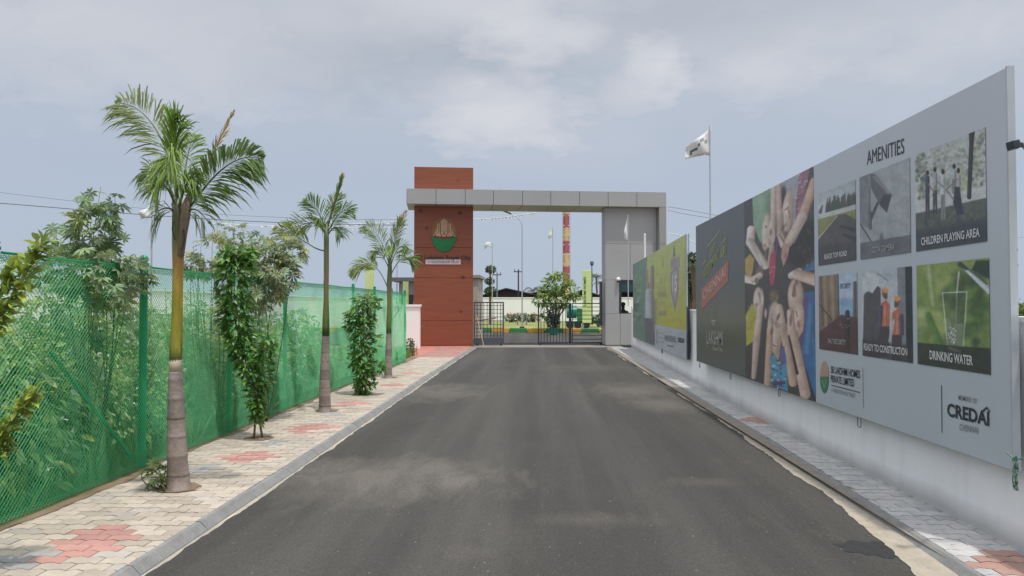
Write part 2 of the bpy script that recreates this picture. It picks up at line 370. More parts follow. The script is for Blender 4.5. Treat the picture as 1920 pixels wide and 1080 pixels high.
# asphalt material
def asphalt(name, base, stains=()):
    m = bpy.data.materials.new(name); m.use_nodes = True; t = m.node_tree; L = t.links.new; b = t.nodes['Principled BSDF']
    tc = N(t, 'ShaderNodeTexCoord'); P = tc.outputs['Object']
    def nz(sc_, det=5, rough=.6, vec=P, dist=0.):
        n = N(t, 'ShaderNodeTexNoise'); n.inputs['Scale'].default_value = sc_; n.inputs['Detail'].default_value = det; n.inputs['Roughness'].default_value = rough; n.inputs['Distortion'].default_value = dist
        L(vec, n.inputs['Vector']); return n.outputs['Fac']
    mp = N(t, 'ShaderNodeMapping'); mp.inputs['Scale'].default_value = (1, .35, 1); L(P, mp.inputs[0])
    mpl = N(t, 'ShaderNodeMapping'); mpl.inputs['Scale'].default_value = (1.5, .06, 1); L(P, mpl.inputs[0]); lane = nz(1.0, 4, .55, mpl.outputs[0]); big = nz(.9, 5, .6); med = nz(3.5, 6, .65, mp.outputs[0], .6); fine = nz(170, 2, .5); grit = nz(60, 3, .6)
    c = mixc(t, math_n(t, 'MULTIPLY', math_n(t, 'SUBTRACT', big, .35), 1.6, clamp=True), base, tuple(x * 1.28 for x in base[:3]) + (1,))
    c = mixc(t, math_n(t, 'MULTIPLY', math_n(t, 'SUBTRACT', lane, .42), 3.0, clamp=True), c, tuple(x * 1.8 for x in base[:3]) + (1,))
    dusty = S(142, 136, 128, .52)
    d1 = math_n(t, 'MULTIPLY', math_n(t, 'SUBTRACT', med, .60), 3.5, clamp=True)
    c = mixc(t, math_n(t, 'MULTIPLY', d1, .38), c, dusty)
    acc = None
    for (x, y, rx, ry, w) in stains:
        s1 = N(t, 'ShaderNodeVectorMath', operation='SUBTRACT'); L(P, s1.inputs[0]); s1.inputs[1].default_value = (x, y, 0)
        s2 = N(t, 'ShaderNodeVectorMath', operation='MULTIPLY'); L(s1.outputs[0], s2.inputs[0]); s2.inputs[1].default_value = (1/rx, 1/ry, 0)
        s3 = N(t, 'ShaderNodeVectorMath', operation='LENGTH'); L(s2.outputs[0], s3.inputs[0])
        q = math_n(t, 'ADD', s3.outputs['Value'], math_n(t, 'MULTIPLY', math_n(t, 'SUBTRACT', med, .5), 2.4))
        q = math_n(t, 'MULTIPLY', math_n(t, 'SUBTRACT', 1.15, q), 1.0, clamp=True); q = math_n(t, 'MULTIPLY', q, w * .85)
        acc = q if acc is None else math_n(t, 'MAXIMUM', acc, q)
    if acc is not None: c = mixc(t, acc, c, dusty)
    gv = math_n(t, 'ADD', math_n(t, 'MULTIPLY', fine, 1.4), math_n(t, 'MULTIPLY', grit, 1.0)); gv = math_n(t, 'SUBTRACT', gv, .2)
    cm = N(t, 'ShaderNodeCombineXYZ')
    for i in range(3): L(gv, cm.inputs[i])
    c = mixc(t, 1., c, cm.outputs[0], 'MULTIPLY')
    sp = nz(34, 1, .5); spk = math_n(t, 'MULTIPLY', math_n(t, 'SUBTRACT', sp, .74), 14, clamp=True); c = mixc(t, math_n(t, 'MULTIPLY', spk, .7), c, S(190, 184, 172, .6))
    L(c, b.inputs['Base Color']); b.inputs['Roughness'].default_value = .93; b.inputs['Specular IOR Level'].default_value = .3
    bp = N(t, 'ShaderNodeBump'); bp.inputs['Strength'].default_value = .5; bp.inputs['Distance'].default_value = .006
    L(math_n(t, 'ADD', fine, grit), bp.inputs['Height']); L(bp.outputs[0], b.inputs['Normal'])
    return m
st = []
for px, py, rx, ry, w in ((700, 895, 1.25, 1.0, .75), (850, 900, .3, .6, .8), (600, 925, .6, .4, .4), (890, 1035, .25, .2, .25), (1100, 975, .6, .2, .3), (830, 735, .9, 1.6, .6), (1190, 733, 1.0, 1.4, .55),
                       (1240, 758, .7, 1.1, .6), (1100, 690, 1.2, 1.5, .25), (1330, 905, .35, .2, .3), (960, 1010, .25, .7, .15)):
    p = gnd(px, py); st.append((p.x, p.y, rx, ry, w))
ASPH = asphalt('asphalt', S(66, 64, 62, .80), st)
rr = random.Random(5)
def edge_left(y):  return -2.33 - .10 * min(max((y - 7) / 14, 0), 1)
def edge_right(y): return float(np.interp(y, [4.4, 6.1, 9.1, 15, 29], [2.31, 2.42, 2.53, 2.58, 2.6]))
def kr(y): return float(np.interp(y, [4.4, 6, 9, 15], [2.47, 2.54, 2.62, 2.65]))
ys = [i * .06 - 2 for i in range(int(31.2 / .06))]
rd = MB(); prev = None
w1 = w2 = 0
for y in ys:
    w1 = w1 * .85 + rr.gauss(0, .006); w2 = w2 * .85 + rr.gauss(0, .006)
    a = (edge_left(y) + w1, y, .004); b = (edge_right(y) + w2 + .02, y, .004)
    if prev: rd.add([prev[0], prev[1], b, a], [(0, 1, 2, 3)])
    prev = (a, b)
rd.add([(-2.6, ys[-1], .004), (2.6, ys[-1], .004), (3.4, 31.5, .004), (-3.4, 31.5, .004)], [(0, 1, 2, 3)])
rd.add([(-30, 31.5, .004), (30, 31.5, .004), (30, 43.2, .004), (-30, 48.6, .004)], [(0, 1, 2, 3)])
struct(rd, 'road', ASPH)
th_ = MB(); th_.add([(-2.9, 29.0, .0095), (3.3, 29.4, .0095), (3.3, 31.2, .0095), (-2.9, 31.0, .0095)], [(0, 1, 2, 3)]); struct(th_, 'threshold', mat('dusty_concrete', S(150, 144, 138, .62), rough=.9, var=.2, vs=2, bump=.3, bs=40, two=S(176, 166, 152, .62), twos=1.2))
conc = mat('cement_apron', S(190, 184, 172, .60), rough=.9, var=.18, vs=4, bump=.35, bs=45, fine=.08, two=S(205, 190, 165, .72), twos=1.3)
ap = MB()
ap.add([(-2.62, -2, 0), (-2.2, -2, 0), (-2.2, 29, 0), (-2.62, 29, 0)], [(0, 1, 2, 3)])
ap.add([(2.1, -2, 0), (2.75, -2, 0), (2.75, 29, 0), (2.1, 29, 0)], [(0, 1, 2, 3)])
struct(ap, 'road_edge_strip', conc)
kerbm = mat('kerb_concrete', S(146, 147, 146, .70), rough=.85, var=.18, vs=5, bump=.3, bs=40, fine=.08)
kb = MB()
def kerb_strip(mb, xf, s, H, w, y0, y1, step=.9):
    y = y0
    while y < y1:
        ye = min(y + step, y1) - .006; x = xf(y); x2 = xf(ye); j = rr.uniform(-.006, .006)
        mb.add([(x, y, 0), (x, y, H*.1), (x - s*w*.6, y, H + j), (x - s*w, y, H + j), (x2, ye, 0), (x2, ye, H*.1), (x2 - s*w*.6, ye, H + j), (x2 - s*w, ye, H + j)],
               [(0, 4, 5, 1), (1, 5, 6, 2), (2, 6, 7, 3), (0, 1, 2, 3), (7, 6, 5, 4)] if s < 0 else [(1, 5, 4, 0), (2, 6, 5, 1), (3, 7, 6, 2), (3, 2, 1, 0), (4, 5, 6, 7)])
        y += step
PZ = .055
kerb_strip(kb, lambda y: edge_left(y) - .04, 1, PZ + .004, .09, -1, 28.6)
kerb_strip(kb, kr, -1, PZ + .002, .08, -1, 28.6)
struct(kb, 'kerb', kerbm)

ts = MB(); rt = random.Random(3); c_ = gnd(1640, 1030); pts = []  # dark irregular patch laid on the asphalt as the floodlight head's painted shadow
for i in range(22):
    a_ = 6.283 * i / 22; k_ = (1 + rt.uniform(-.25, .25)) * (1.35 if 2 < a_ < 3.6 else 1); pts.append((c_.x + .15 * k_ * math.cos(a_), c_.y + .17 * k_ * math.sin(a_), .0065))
ts.poly(pts); struct(ts, 'painted_lamp_shadow', mat('painted_lamp_shadow', S(44, 44, 46, .7), rough=.7, var=.3, vs=20, bump=.4, bs=90))
# interlocking pavers
PAVM = mat('paver_concrete', (1, 1, 1), rough=.85, var=.12, vs=9, attr=True, bump=.3, bs=70, fine=.07)
bedm = mat('joint_sand', S(164, 152, 138, .6), rough=.95, var=.2, vs=8)
def pave(x0f, x1f, y0, y1, colf, name, label=None):
    mb = MB(); Lx, Ly, a, gp_ = .222, .112, .022, .006; row = 0; y = y0
    while y < y1:
        sh = (row % 2) * Lx / 2; xa = x0f(y); xb = x1f(y); x = math.floor(xa / Lx) * Lx - sh
        while x < xb:
            if x + Lx > xa + .02:
                cx = x + Lx / 2; pts = []
                xs = [0, .25, .5, .75, 1.0]; e = [0, a, 0, a, 0]
                low = [(x + gp_/2 + (Lx - gp_) * t, y + gp_/2 + q) for t, q in zip(xs, e)]; hi = [(p[0], p[1] + Ly - gp_) for p in low]
                poly = low + hi[::-1]; poly = [(min(max(p[0], xa), xb - .003), p[1]) for p in poly]
                if max(p[0] for p in poly) - min(p[0] for p in poly) > .03:
                    z = PZ + rr.uniform(-.0015, .0015); tx = rr.uniform(-.006, .006); ty = rr.uniform(-.012, .012)
                    top = [(p[0], p[1], z + (p[0] - cx) * tx + (p[1] - y) * ty) for p in poly]; n = len(top)
                    bot = [(p[0], p[1], PZ - .02) for p in poly]
                    fs = [tuple(range(n))] + [(i, n + i, n + (i + 1) % n, (i + 1) % n) for i in range(n)]
                    mb.add(top + bot, fs, colf(cx, y))
            x += Lx
        y += Ly; row += 1
    struct(mb, name, PAVM)
reds = []
for px, py in ((160, 1017), (465, 857), (583, 803), (655, 757), (732, 722), (770, 700)):
    p = gnd(px, py, PZ); reds.append((p.x, p.y))
blues = []
for px, py in ((30, 1050), (385, 880), (520, 832), (620, 778)):
    p = gnd(px, py, PZ); blues.append((p.x, p.y))
def colL(x, y):
    k = rr.uniform(.8, 1.1)
    for bx, by in reds:
        dx, dy = abs(x - bx), abs(y + .05 - by)
        if dx * .9 + dy * .75 < .29 or (dx < .12 and dy < .30): return tuple(c * k for c in S(212, 160, 150, .64)[:3])
    if y > 22.6: return tuple(c * rr.uniform(.8, 1.1) for c in S(200, 150, 140, .62)[:3])
    for bx, by in blues:
        if abs(x - bx) * .8 + abs(y + .05 - by) < .2: return tuple(c * k for c in S(184, 182, 180, .64)[:3])
    q = rr.random()
    if q < .13: return tuple(c * k for c in S(190, 182, 174, .72)[:3])
    return tuple(c * k for c in S(206, 193, 178, .65)[:3])
pave(lambda y: -3.74, lambda y: edge_left(y) - .135, -.5, 28.5, colL, 'pavement')
redR = [(2.86, 4.6), (2.95, 10.3), (3.0, 7.4)]
def colR(x, y):
    k = rr.uniform(.88, 1.1)
    for i, (bx, by) in enumerate(redR[:2]):
        if abs(x - bx) * .9 + abs(y + .05 - by) * .75 < .3: return tuple(c * k for c in S(202, 162, 148, .60)[:3])
    if rr.random() < .15: return tuple(c * k for c in S(184, 184, 186, .72)[:3])
    return tuple(c * k for c in S(204, 202, 200, .68)[:3])
def wallx(y):
    if y < 11: return 3.04
    if y < 16.5: return 3.04 + .16 * (y - 11) / 5.5
    return 3.2 + .33 * (y - 16.5) / 11.8
pave(lambda y: kr(y) + .085, lambda y: wallx(y) + .01, -.5, 28.5, colR, 'pavement')
bd = MB(); bd.add([(-3.86, -1, .042), (-2.5, -1, .042), (-2.6, 28.6, .042), (-3.86, 28.6, .042)], [(0, 1, 2, 3)])
bd.add([(2.5, -1, .042), (3.3, -1, .042), (3.7, 28.6, .042), (2.6, 28.6, .042)], [(0, 1, 2, 3)])
struct(bd, 'pavement_bed', bedm)
redp = MB(); redp.add([(-5.6, 28.6, .02), (-2.75, 28.6, .02), (-2.75, 30.3, .02), (-5.6, 30.3, .02)], [(0, 1, 2, 3)])
redp.add([(-5.6, 22.6, .045), (-3.78, 22.6, .045), (-3.78, 28.6, .045), (-5.6, 28.6, .045)], [(0, 1, 2, 3)])
struct(redp, 'red_paving', mat('red_cement', S(200, 128, 118, .7), rough=.85, var=.12, vs=6, bump=.2, bs=50))
# sunlit sandy strip lying on the right road edge
sand = MB(); prev = None; w1 = 0; w2 = 0
for i in range(740):
    y = -1 + i * .04; w1 = w1 * .7 + rr.gauss(0, .006); w2 = w2 * .7 + rr.gauss(0, .004)
    c = edge_right(y); a = (c - .03 + w1 + .022 * math.sin(y * 1.3) + .015 * math.sin(y * 4.1) - .05 * max(0, min(1, (6.0 - y) / 1.2)), y, .0085); b = (kr(y) + .01 + w2, y, .0085)
    if prev: sand.add([prev[0], prev[1], b, a], [(0, 1, 2, 3)])
    prev = (a, b)
struct(sand, 'sand_strip', mat('sand', S(198, 187, 170, .62), rough=.95, var=.15, vs=7, bump=.5, bs=60, fine=.1))
sb = MB(); prev = None; w1 = 0
for i in range(265):
    y = -1 + i * .09; w1 = w1 * .8 + rr.gauss(0, .014)
    a = (-3.93, y, .059); b = (-3.70 + w1, y, .061)
    if prev: sb.add([prev[0], prev[1], b, a], [(0, 1, 2, 3)])
    prev = (a, b)
struct(sb, 'soil_strip', mat('soil_edge', S(160, 138, 112, .6), rough=.95, var=.3, vs=6, bump=.8, bs=50, fine=.15, two=S(120, 105, 80, .5), twos=3))
def pit(px, py, r=.26):
    p = gnd(px, py, PZ); m = MB(); pts = []
    for i in range(14):
        t = 2 * math.pi * i / 14; k = r * rr.uniform(.85, 1.1) * (1.15 if i % 4 == 1 else 1); pts.append((p.x + k * math.cos(t), p.y + k * math.sin(t), PZ + .006))
    m.add([(p.x, p.y, PZ + .03)] + pts, [(0, 1 + i, 1 + (i + 1) % 14) for i in range(14)]); struct(m, 'soil', mat('pit_soil', S(138, 118, 96, .7), rough=.95, var=.3, vs=12, bump=1, bs=60))
for q in ((338, 915), (612, 770), (728, 708), (484, 822), (680, 738)): pit(*q, r=.17)

# ------------------------------------------------------------------ right boundary wall
def wallmat(name, base, dirt):
    m = bpy.data.materials.new(name); m.use_nodes = True; t = m.node_tree; L = t.links.new; b = t.nodes['Principled BSDF']
    tc = N(t, 'ShaderNodeTexCoord'); P = tc.outputs['Object']
    mp = N(t, 'ShaderNodeMapping'); mp.inputs['Scale'].default_value = (5, 5, .7); L(P, mp.inputs[0])
    n = N(t, 'ShaderNodeTexNoise'); n.inputs['Scale'].default_value = 1.2; n.inputs['Detail'].default_value = 7; L(mp.outputs[0], n.inputs['Vector'])
    n2 = N(t, 'ShaderNodeTexNoise'); n2.inputs['Scale'].default_value = 1.3; n2.inputs['Detail'].default_value = 6; L(P, n2.inputs['Vector'])
    f = math_n(t, 'MULTIPLY', math_n(t, 'SUBTRACT', n.outputs['Fac'], .5), 2.6, clamp=True)
    f = math_n(t, 'MULTIPLY', f, .2)
    f2 = math_n(t, 'MULTIPLY', math_n(t, 'SUBTRACT', n2.outputs['Fac'], .5), 1.8, clamp=True)
    sp = N(t, 'ShaderNodeSeparateXYZ'); L(P, sp.inputs[0])
    spl = math_n(t, 'SUBTRACT', 1., math_n(t, 'MULTIPLY', math_n(t, 'ADD', sp.outputs[2], math_n(t, 'MULTIPLY', n2.outputs['Fac'], -.16)), 7.0), clamp=True)  # splash stains at the foot
    c = mixc(t, f, base, dirt); c = mixc(t, math_n(t, 'MULTIPLY', f2, .2), c, dirt); c = mixc(t, math_n(t, 'MULTIPLY', spl, .55), c, S(140, 132, 122, .7))
    L(c, b.inputs['Base Color']); b.inputs['Roughness'].default_value = .85
    nb = N(t, 'ShaderNodeTexNoise'); nb.inputs['Scale'].default_value = 40; nb.inputs['Detail'].default_value = 4; L(P, nb.inputs['Vector'])
    bp = N(t, 'ShaderNodeBump'); bp.inputs['Strength'].default_value = .25; bp.inputs['Distance'].default_value = .005; L(nb.outputs['Fac'], bp.inputs['Height']); L(bp.outputs[0], b.inputs['Normal'])
    return m
WHITE = wallmat('white_painted_wall', (.83, .83, .84, 1), S(160, 160, 160))
t = thing('boundary_wall', 'long low white painted wall running along the right pavement under the billboards', 'wall', (3.04, 14, 0))
w = MB(); ysw = [-1, 11, 16.5, 28.3]
for a, b in zip(ysw[:-1], ysw[1:]):
    w.add([(wallx(a), a, 0), (wallx(a) + .16, a, 0), (wallx(a) + .16, a, 1.5), (wallx(a), a, 1.5), (wallx(b), b, 0), (wallx(b) + .16, b, 0), (wallx(b) + .16, b, 1.5), (wallx(b), b, 1.5)],
          [(3, 2, 6, 7), (0, 3, 7, 4), (2, 1, 5, 6)] + ([(0, 1, 2, 3)] if a == -1 else []) + ([(7, 6, 5, 4)] if b > 28 else []))
w.build('wall', WHITE, t)
cp = MB()
for a, b in zip(ysw[:-1], ysw[1:]):
    x0, x1 = wallx(a) - .012, wallx(b) - .012
    cp.add([(x0, a, 1.5), (x0 + .19, a, 1.5), (x0 + .19, a, 1.535), (x0, a, 1.535), (x1, b, 1.5), (x1 + .19, b, 1.5), (x1 + .19, b, 1.535), (x1, b, 1.535)],
           [(3, 2, 6, 7), (0, 3, 7, 4), (2, 1, 5, 6), (0, 4, 5, 1)] + ([(0, 1, 2, 3)] if a == -1 else []))
cp.build('coping', WHITE, t)
pp = MB(); pp.box(wallx(28.3) - .04, wallx(28.3) + .2, 28.303, 28.5, 0, 1.62); pp.build('end_post', WHITE, t, bevel=.008)

# ================================================================== GATE
GO = at(762, 575, 29.0); GO.z = 0; GR_ = at(1250, 575, 30.4); GR_.z = 0
gang = math.atan2(GR_.y - GO.y, GR_.x - GO.x)
GP = Plane(GO, (math.cos(gang), math.sin(gang), 0))        # gate facade plane, n towards viewer
def gs(px, back=0.):                                       # s coordinate along the facade at depth `back`
    pl = Plane(GO - GP.n * back, GP.u); return pl.uv(px, 575)[0]
def gz(py, px=1000, back=0.):
    pl = Plane(GO - GP.n * back, GP.u); return pl.uv(px, py)[1]
ACP = mat('grey_cladding', S(158, 159, 160, 1.12), rough=.42, metal=.15, var=.06, vs=.7, spec=.4)
ACP2 = mat('grey_cladding_edge', S(152, 152, 150, 1.0), rough=.45, metal=.15, var=.06, vs=.7)
DARK = mat('dark_gap', (.02, .02, .022, 1), rough=.7)
BLK = mat('black_painted_steel', S(52, 56, 66, 1.), rough=.5, metal=.3, var=.15, vs=10)
# red laminate with printed knots
def woodmat():
    m = bpy.data.materials.new('red_wood_laminate'); m.use_nodes = True; t = m.node_tree; L = t.links.new; b = t.nodes['Principled BSDF']
    tc = N(t, 'ShaderNodeTexCoord'); P = tc.outputs['Object']
    mp = N(t, 'ShaderNodeMapping'); mp.inputs['Scale'].default_value = (.6, 1, 7); L(P, mp.inputs[0])
    n = N(t, 'ShaderNodeTexNoise'); n.inputs['Scale'].default_value = 1.6; n.inputs['Detail'].default_value = 6; n.inputs['Distortion'].default_value = .8; L(mp.outputs[0], n.inputs['Vector'])
    c = mixc(t, math_n(t, 'MULTIPLY', math_n(t, 'SUBTRACT', n.outputs['Fac'], .3), 2, clamp=True), S(142, 80, 58, .84), S(160, 90, 64, .84))
    mp2 = N(t, 'ShaderNodeMapping'); mp2.inputs['Scale'].default_value = (1.35, .001, 1.5); mp2.inputs['Location'].default_value = (.3, 0, .1); L(P, mp2.inputs[0])
    v = N(t, 'ShaderNodeTexVoronoi'); v.inputs['Scale'].default_value = 1.; v.inputs['Randomness'].default_value = .45; L(mp2.outputs[0], v.inputs['Vector'])
    kn = math_n(t, 'MULTIPLY', math_n(t, 'SUBTRACT', .15, v.outputs['Distance']), 16, clamp=True)
    c = mixc(t, math_n(t, 'MULTIPLY', kn, .75), c, S(76, 40, 36, .8))
    n3 = N(t, 'ShaderNodeTexNoise'); n3.inputs['Scale'].default_value = 1.1; n3.inputs['Detail'].default_value = 8; n3.inputs['Roughness'].default_value = .7; L(P, n3.inputs['Vector'])
    f3 = math_n(t, 'MULTIPLY', math_n(t, 'SUBTRACT', n3.outputs['Fac'], .55), 3, clamp=True); c = mixc(t, math_n(t, 'MULTIPLY', f3, .3), c, S(112, 58, 46, .8))
    L(c, b.inputs['Base Color']); b.inputs['Roughness'].default_value = .42; return m
WOOD = woodmat()
GATE = thing('entrance_gate', 'tall entrance portal of grey cladding with a red brown pillar and a guard cabin', 'gateway', tuple(GO), gang)
def gbox(s0, s1, d0, d1, z0, z1, mb=None, **k):            # d measured backwards from the facade
    m = mb or MB(); m.box(s0, s1, d0, d1, z0, z1, **k); return m
bz0 = gz(382, 780); bz1 = gz(354.5, 780)
D = 2.0
sL, sR = gs(762), gs(1250)
seams = [762, 817, 872, 925, 980, 1033, 1087, 1141, 1195, 1250]
cl = MB()
for a, b in zip(seams[:-1], seams[1:]):
    g0, g1 = gs(a) + .008, gs(b) - .008
    cl.box(g0, g1, 0, .02, bz0 + .0, bz1)               # fascia
    cl.box(g0, g1, .03, D, bz0, bz0 + .02)              # soffit
    cl.box(g0, g1, .0, D, bz1 + .004, bz1 + .02)          # top
cl.box(sL - .012, sL + .006, 0.022, D, bz0 + .004, bz1); cl.box(sR - .006, sR + .012, .022, D, 0, bz1)
cl.build('beam_cladding', ACP, GATE, local=True, bevel=.004)
co = gbox(sL + .02, sR - .02, .024, D - .02, bz0 + .025, bz1 - .004); co.build('beam_core', DARK, GATE, local=True)
# red pillar
pb = .6
p0, p1 = gs(776, pb), gs(887, pb); pz = gz(313.5, 830, pb)
pil = MB(); zs = [0.06]
for py in (601, 521, 464, ): zs.append(gz(py, 830, pb))
zs += [bz0 + .0]
zs = sorted(zs)
for a, b in zip(zs[:-1], zs[1:]):
    pil.box(p0, p1, pb, 1.8, a + .007, b - .007)
pil.box(p0, p1, pb, 1.8, bz1 + .022, pz)
pl = pil.build('pillar', WOOD, GATE, local=True, bevel=.004)
pc = gbox(p0 + .03, p1 - .03, pb + .02, 1.77, 0.0, bz0 - .01); pc.build('pillar_core', mat('pillar_core_red', S(80, 36, 30), rough=.7), GATE, local=True)
pln = gbox(p0 - .03, p1 + .03, pb - .03, 1.83, 0, .058); pln.build('plinth', mat('orange_plinth', S(150, 92, 66, .7), rough=.8, var=.2), GATE, local=True)
# emblem on the pillar
EP = Plane(GO - GP.n * pb, GP.u)
EG = mat('emblem_green', S(24, 116, 66, 1.), rough=.4, var=.15, vs=2); GOLD = mat('emblem_gold', S(150, 104, 64, .85), rough=.4, var=.1); CRM = mat('emblem_cream', S(240, 206, 176, .95), rough=.45)
em = MB(); cu_, cz = EP.uv(832.5, 440); ru = EP.uv(856, 440)[0] - cu_; rz_ = EP.uv(832, 408)[1] - cz
def arc(a0, a1, n=24, k=1.): return [(cu_ + ru * k * math.cos(R(a0 + (a1 - a0) * i / n)), cz + rz_ * k * math.sin(R(a0 + (a1 - a0) * i / n))) for i in range(n + 1)]
def eplate(name, pts, m, off, par, th=.03):
    mb = MB(); A = [EP.pt(u, z, off) for u, z in pts]; B = [EP.pt(u, z, off - th) for u, z in pts]; n = len(pts)
    mb.add(A + B, [tuple(range(n))] + [(i, n + i, n + (i + 1) % n, (i + 1) % n) for i in range(n)]); return mb.build(name, m, par)
gold = eplate('emblem', arc(-6, 186), GOLD, .034, GATE)
eplate('emblem_bowl', arc(186, 354) + [(cu_ + ru * .5, cz - rz_ * .2), (cu_, cz - rz_ * .3), (cu_ - ru * .5, cz - rz_ * .2)], EG, .04, gold)
lb = MB()
def ebar(u0, z0, u1, z1, wd=.018, off=.05): lb.bar(EP.pt(u0, z0, off), EP.pt(u1, z1, off), wd, .014)
for i, (x, h0, h1) in enumerate(((-.62, -.1, .32), (-.5, -.12, .62), (-.38, -.14, .66), (-.22, .02, .8), (-.1, -.15, .88), (.0, .1, .95), (.1, -.15, .88), (.24, -.02, .8), (.4, -.14, .66), (.52, -.12, .62), (.64, -.1, .32))):
    ebar(cu_ + ru * x, cz + rz_ * h0, cu_ + ru * x, cz + rz_ * h1)
for k in range(7):
    z = .18 + k * .1
    ebar(cu_ - ru * .22, cz + rz_ * z, cu_, cz + rz_ * (z + .1), .012, .056); ebar(cu_ + ru * .24, cz + rz_ * z, cu_, cz + rz_ * (z + .1), .012, .056)
for a, b in ((-.85, -.5), (-.5, -.3), (-.3, 0), (0, .3), (.3, .52), (.52, .85)):
    m_ = (a + b) / 2
    ebar(cu_ + ru * a, cz - rz_ * .12, cu_ + ru * m_, cz + rz_ * .14, .02, .06); ebar(cu_ + ru * m_, cz + rz_ * .14, cu_ + ru * b, cz - rz_ * .12, .02, .06)
lb.build('emblem_line_drawing', CRM, gold)
DG = mat('dark_green_letters', S(40, 62, 50, .9), rough=.5); 
EP.text('SB Lakshmi Royal City', 781, 486.3, 883, 486.3, 7.5, DG, 'lettering', GATE, off=.02, bold=.02)
sp_ = MB(); a = EP.uv(798, 495.5); b = EP.uv(864, 486.5)
sp_.add([EP.pt(a[0], a[1], .012), EP.pt(b[0], a[1], .012), EP.pt(b[0], b[1], .012), EP.pt(a[0], b[1], .012), EP.pt(a[0], a[1], -.0), EP.pt(b[0], a[1], -.0), EP.pt(b[0], b[1], 0), EP.pt(a[0], b[1], 0)],
        [(0, 1, 2, 3), (0, 4, 5, 1), (1, 5, 6, 2), (2, 6, 7, 3), (3, 7, 4, 0)])
sp_.build('name_strip', mat('strip_white', S(222, 205, 205, .9), rough=.5), GATE)
EP.text('A TRADITION OF TRUST', 802, 493.5, 861, 493.5, 4.5, mat('grey_print', S(140, 130, 132, .8), rough=.6), 'lettering', GATE, off=.018)
# right leg frame + recessed cabin front
rb = .35
DC = rb + .65; q0 = gs(1136, rb); q1 = gs(1237, 0)
leg_s0 = gs(1237); zl = bz0 - .012
fr = MB(); zz = [0.02, gz(588, 1200), gz(525, 1200), gz(457, 1200), bz0 - .006]
for a, b in zip(zz[:-1], zz[1:]): fr.box(leg_s0, sR - .008, 0.003, .02, a + .006, b - .006)
fr.box(leg_s0, leg_s0 + .02, .022, rb, 0.02, bz0 - .006)
fr.build('leg_cladding', ACP2, GATE, local=True, bevel=.003)
gbox(leg_s0 + .025, sR - .014, .03, D - .05, 0, bz0).build('leg_core', DARK, GATE, local=True)
zw0, zw1, zc = gz(588, 1150, rb), gz(525, 1150, rb), gz(457, 1150, rb)
w0 = gs(1161, rb); w1 = gs(1200, rb)
fw = MB()
g_ = .006
fw.box(q0, leg_s0 - .01, rb, rb + .02, zc + g_, bz0 - g_)                     # top panels
fw.box(q0, gs(1182, rb) - g_, rb, rb + .02, zw1 + g_, zc - g_); fw.box(gs(1182, rb) + g_, leg_s0 - .01, rb, rb + .02, zw1 + g_, zc - g_)
fw.box(q0, w0 - g_, rb, rb + .02, zw0 + g_, zw1 - g_)                        # left jamb
fw.box(w1 + g_, leg_s0 - .01, rb, rb + .02, zw0 + g_, zw1 - g_)
fw.box(q0, gs(1163, rb) - g_, rb, rb + .02, .05, zw0 - g_); fw.box(gs(1163, rb) + g_, leg_s0 - .01, rb, rb + .02, .05, zw0 - g_)
for a, b in ((.05, zw0), (zw0, zw1), (zw1, zc), (zc, bz0)):                   # inner reveal
    fw.box(q0 - .02, q0 - .002, rb + .0, DC, a + g_, b - g_)
fw.build('cabin_cladding', ACP, GATE, local=True, bevel=.003)
# cabin walls behind the cladding
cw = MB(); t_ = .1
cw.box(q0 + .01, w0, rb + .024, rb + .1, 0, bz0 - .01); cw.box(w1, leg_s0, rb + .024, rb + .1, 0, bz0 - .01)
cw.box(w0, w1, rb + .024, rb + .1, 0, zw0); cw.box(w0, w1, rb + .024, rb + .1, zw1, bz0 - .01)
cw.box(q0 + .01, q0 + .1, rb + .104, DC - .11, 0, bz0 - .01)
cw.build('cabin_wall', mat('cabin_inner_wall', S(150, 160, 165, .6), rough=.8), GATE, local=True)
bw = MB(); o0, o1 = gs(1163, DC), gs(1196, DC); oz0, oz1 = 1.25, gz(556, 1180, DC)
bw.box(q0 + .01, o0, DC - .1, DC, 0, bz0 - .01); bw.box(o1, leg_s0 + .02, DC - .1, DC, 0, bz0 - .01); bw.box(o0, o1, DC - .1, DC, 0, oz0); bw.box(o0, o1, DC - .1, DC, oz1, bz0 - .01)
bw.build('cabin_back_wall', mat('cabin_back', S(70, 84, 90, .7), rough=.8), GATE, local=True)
wf = MB(); fwid = .045; zm = gz(548, 1180, rb)
wf.box(w0, w0 + .10, rb + .0, rb + .06, zw0 + .004, zw1 - .004); wf.box(w1 - fwid, w1, rb + .0, rb + .06, zw0 + .004, zw1 - .004)
wf.box(w0 + .103, w1 - fwid - .003, rb, rb + .06, zw1 - .05, zw1 - .004); wf.box(w0 + .103, w1 - fwid - .003, rb, rb + .06, zw0 + .004, zw0 + .035); wf.box(w0 + .103, w1 - fwid - .003, rb, rb + .06, zm, zm + .05)
wfo = wf.build('window', mat('window_frame_dark', S(70, 78, 82, .8), rough=.4, metal=.4), GATE, local=True)
gl = bpy.data.materials.new('tinted_glass'); gl.use_nodes = True; gb = gl.node_tree.nodes['Principled BSDF']; gb.inputs['Base Color'].default_value = (.03, .07, .075, 1); gb.inputs['Roughness'].default_value = .05; gb.inputs['Alpha'].default_value = .93
gbox(w0 + .1, w1 - fwid, rb + .03, rb + .036, zm + .05, zw1 - .05).build('pane', gl, wfo, local=True)
gb2 = MB(); gb2.box(gs(1130.5, rb) - .07, gs(1133, rb) - .05, rb + .1, rb + .35, gz(612, 1133), gz(527, 1133)); gb2.build('gate_guide_post', BLK, GATE, local=True)
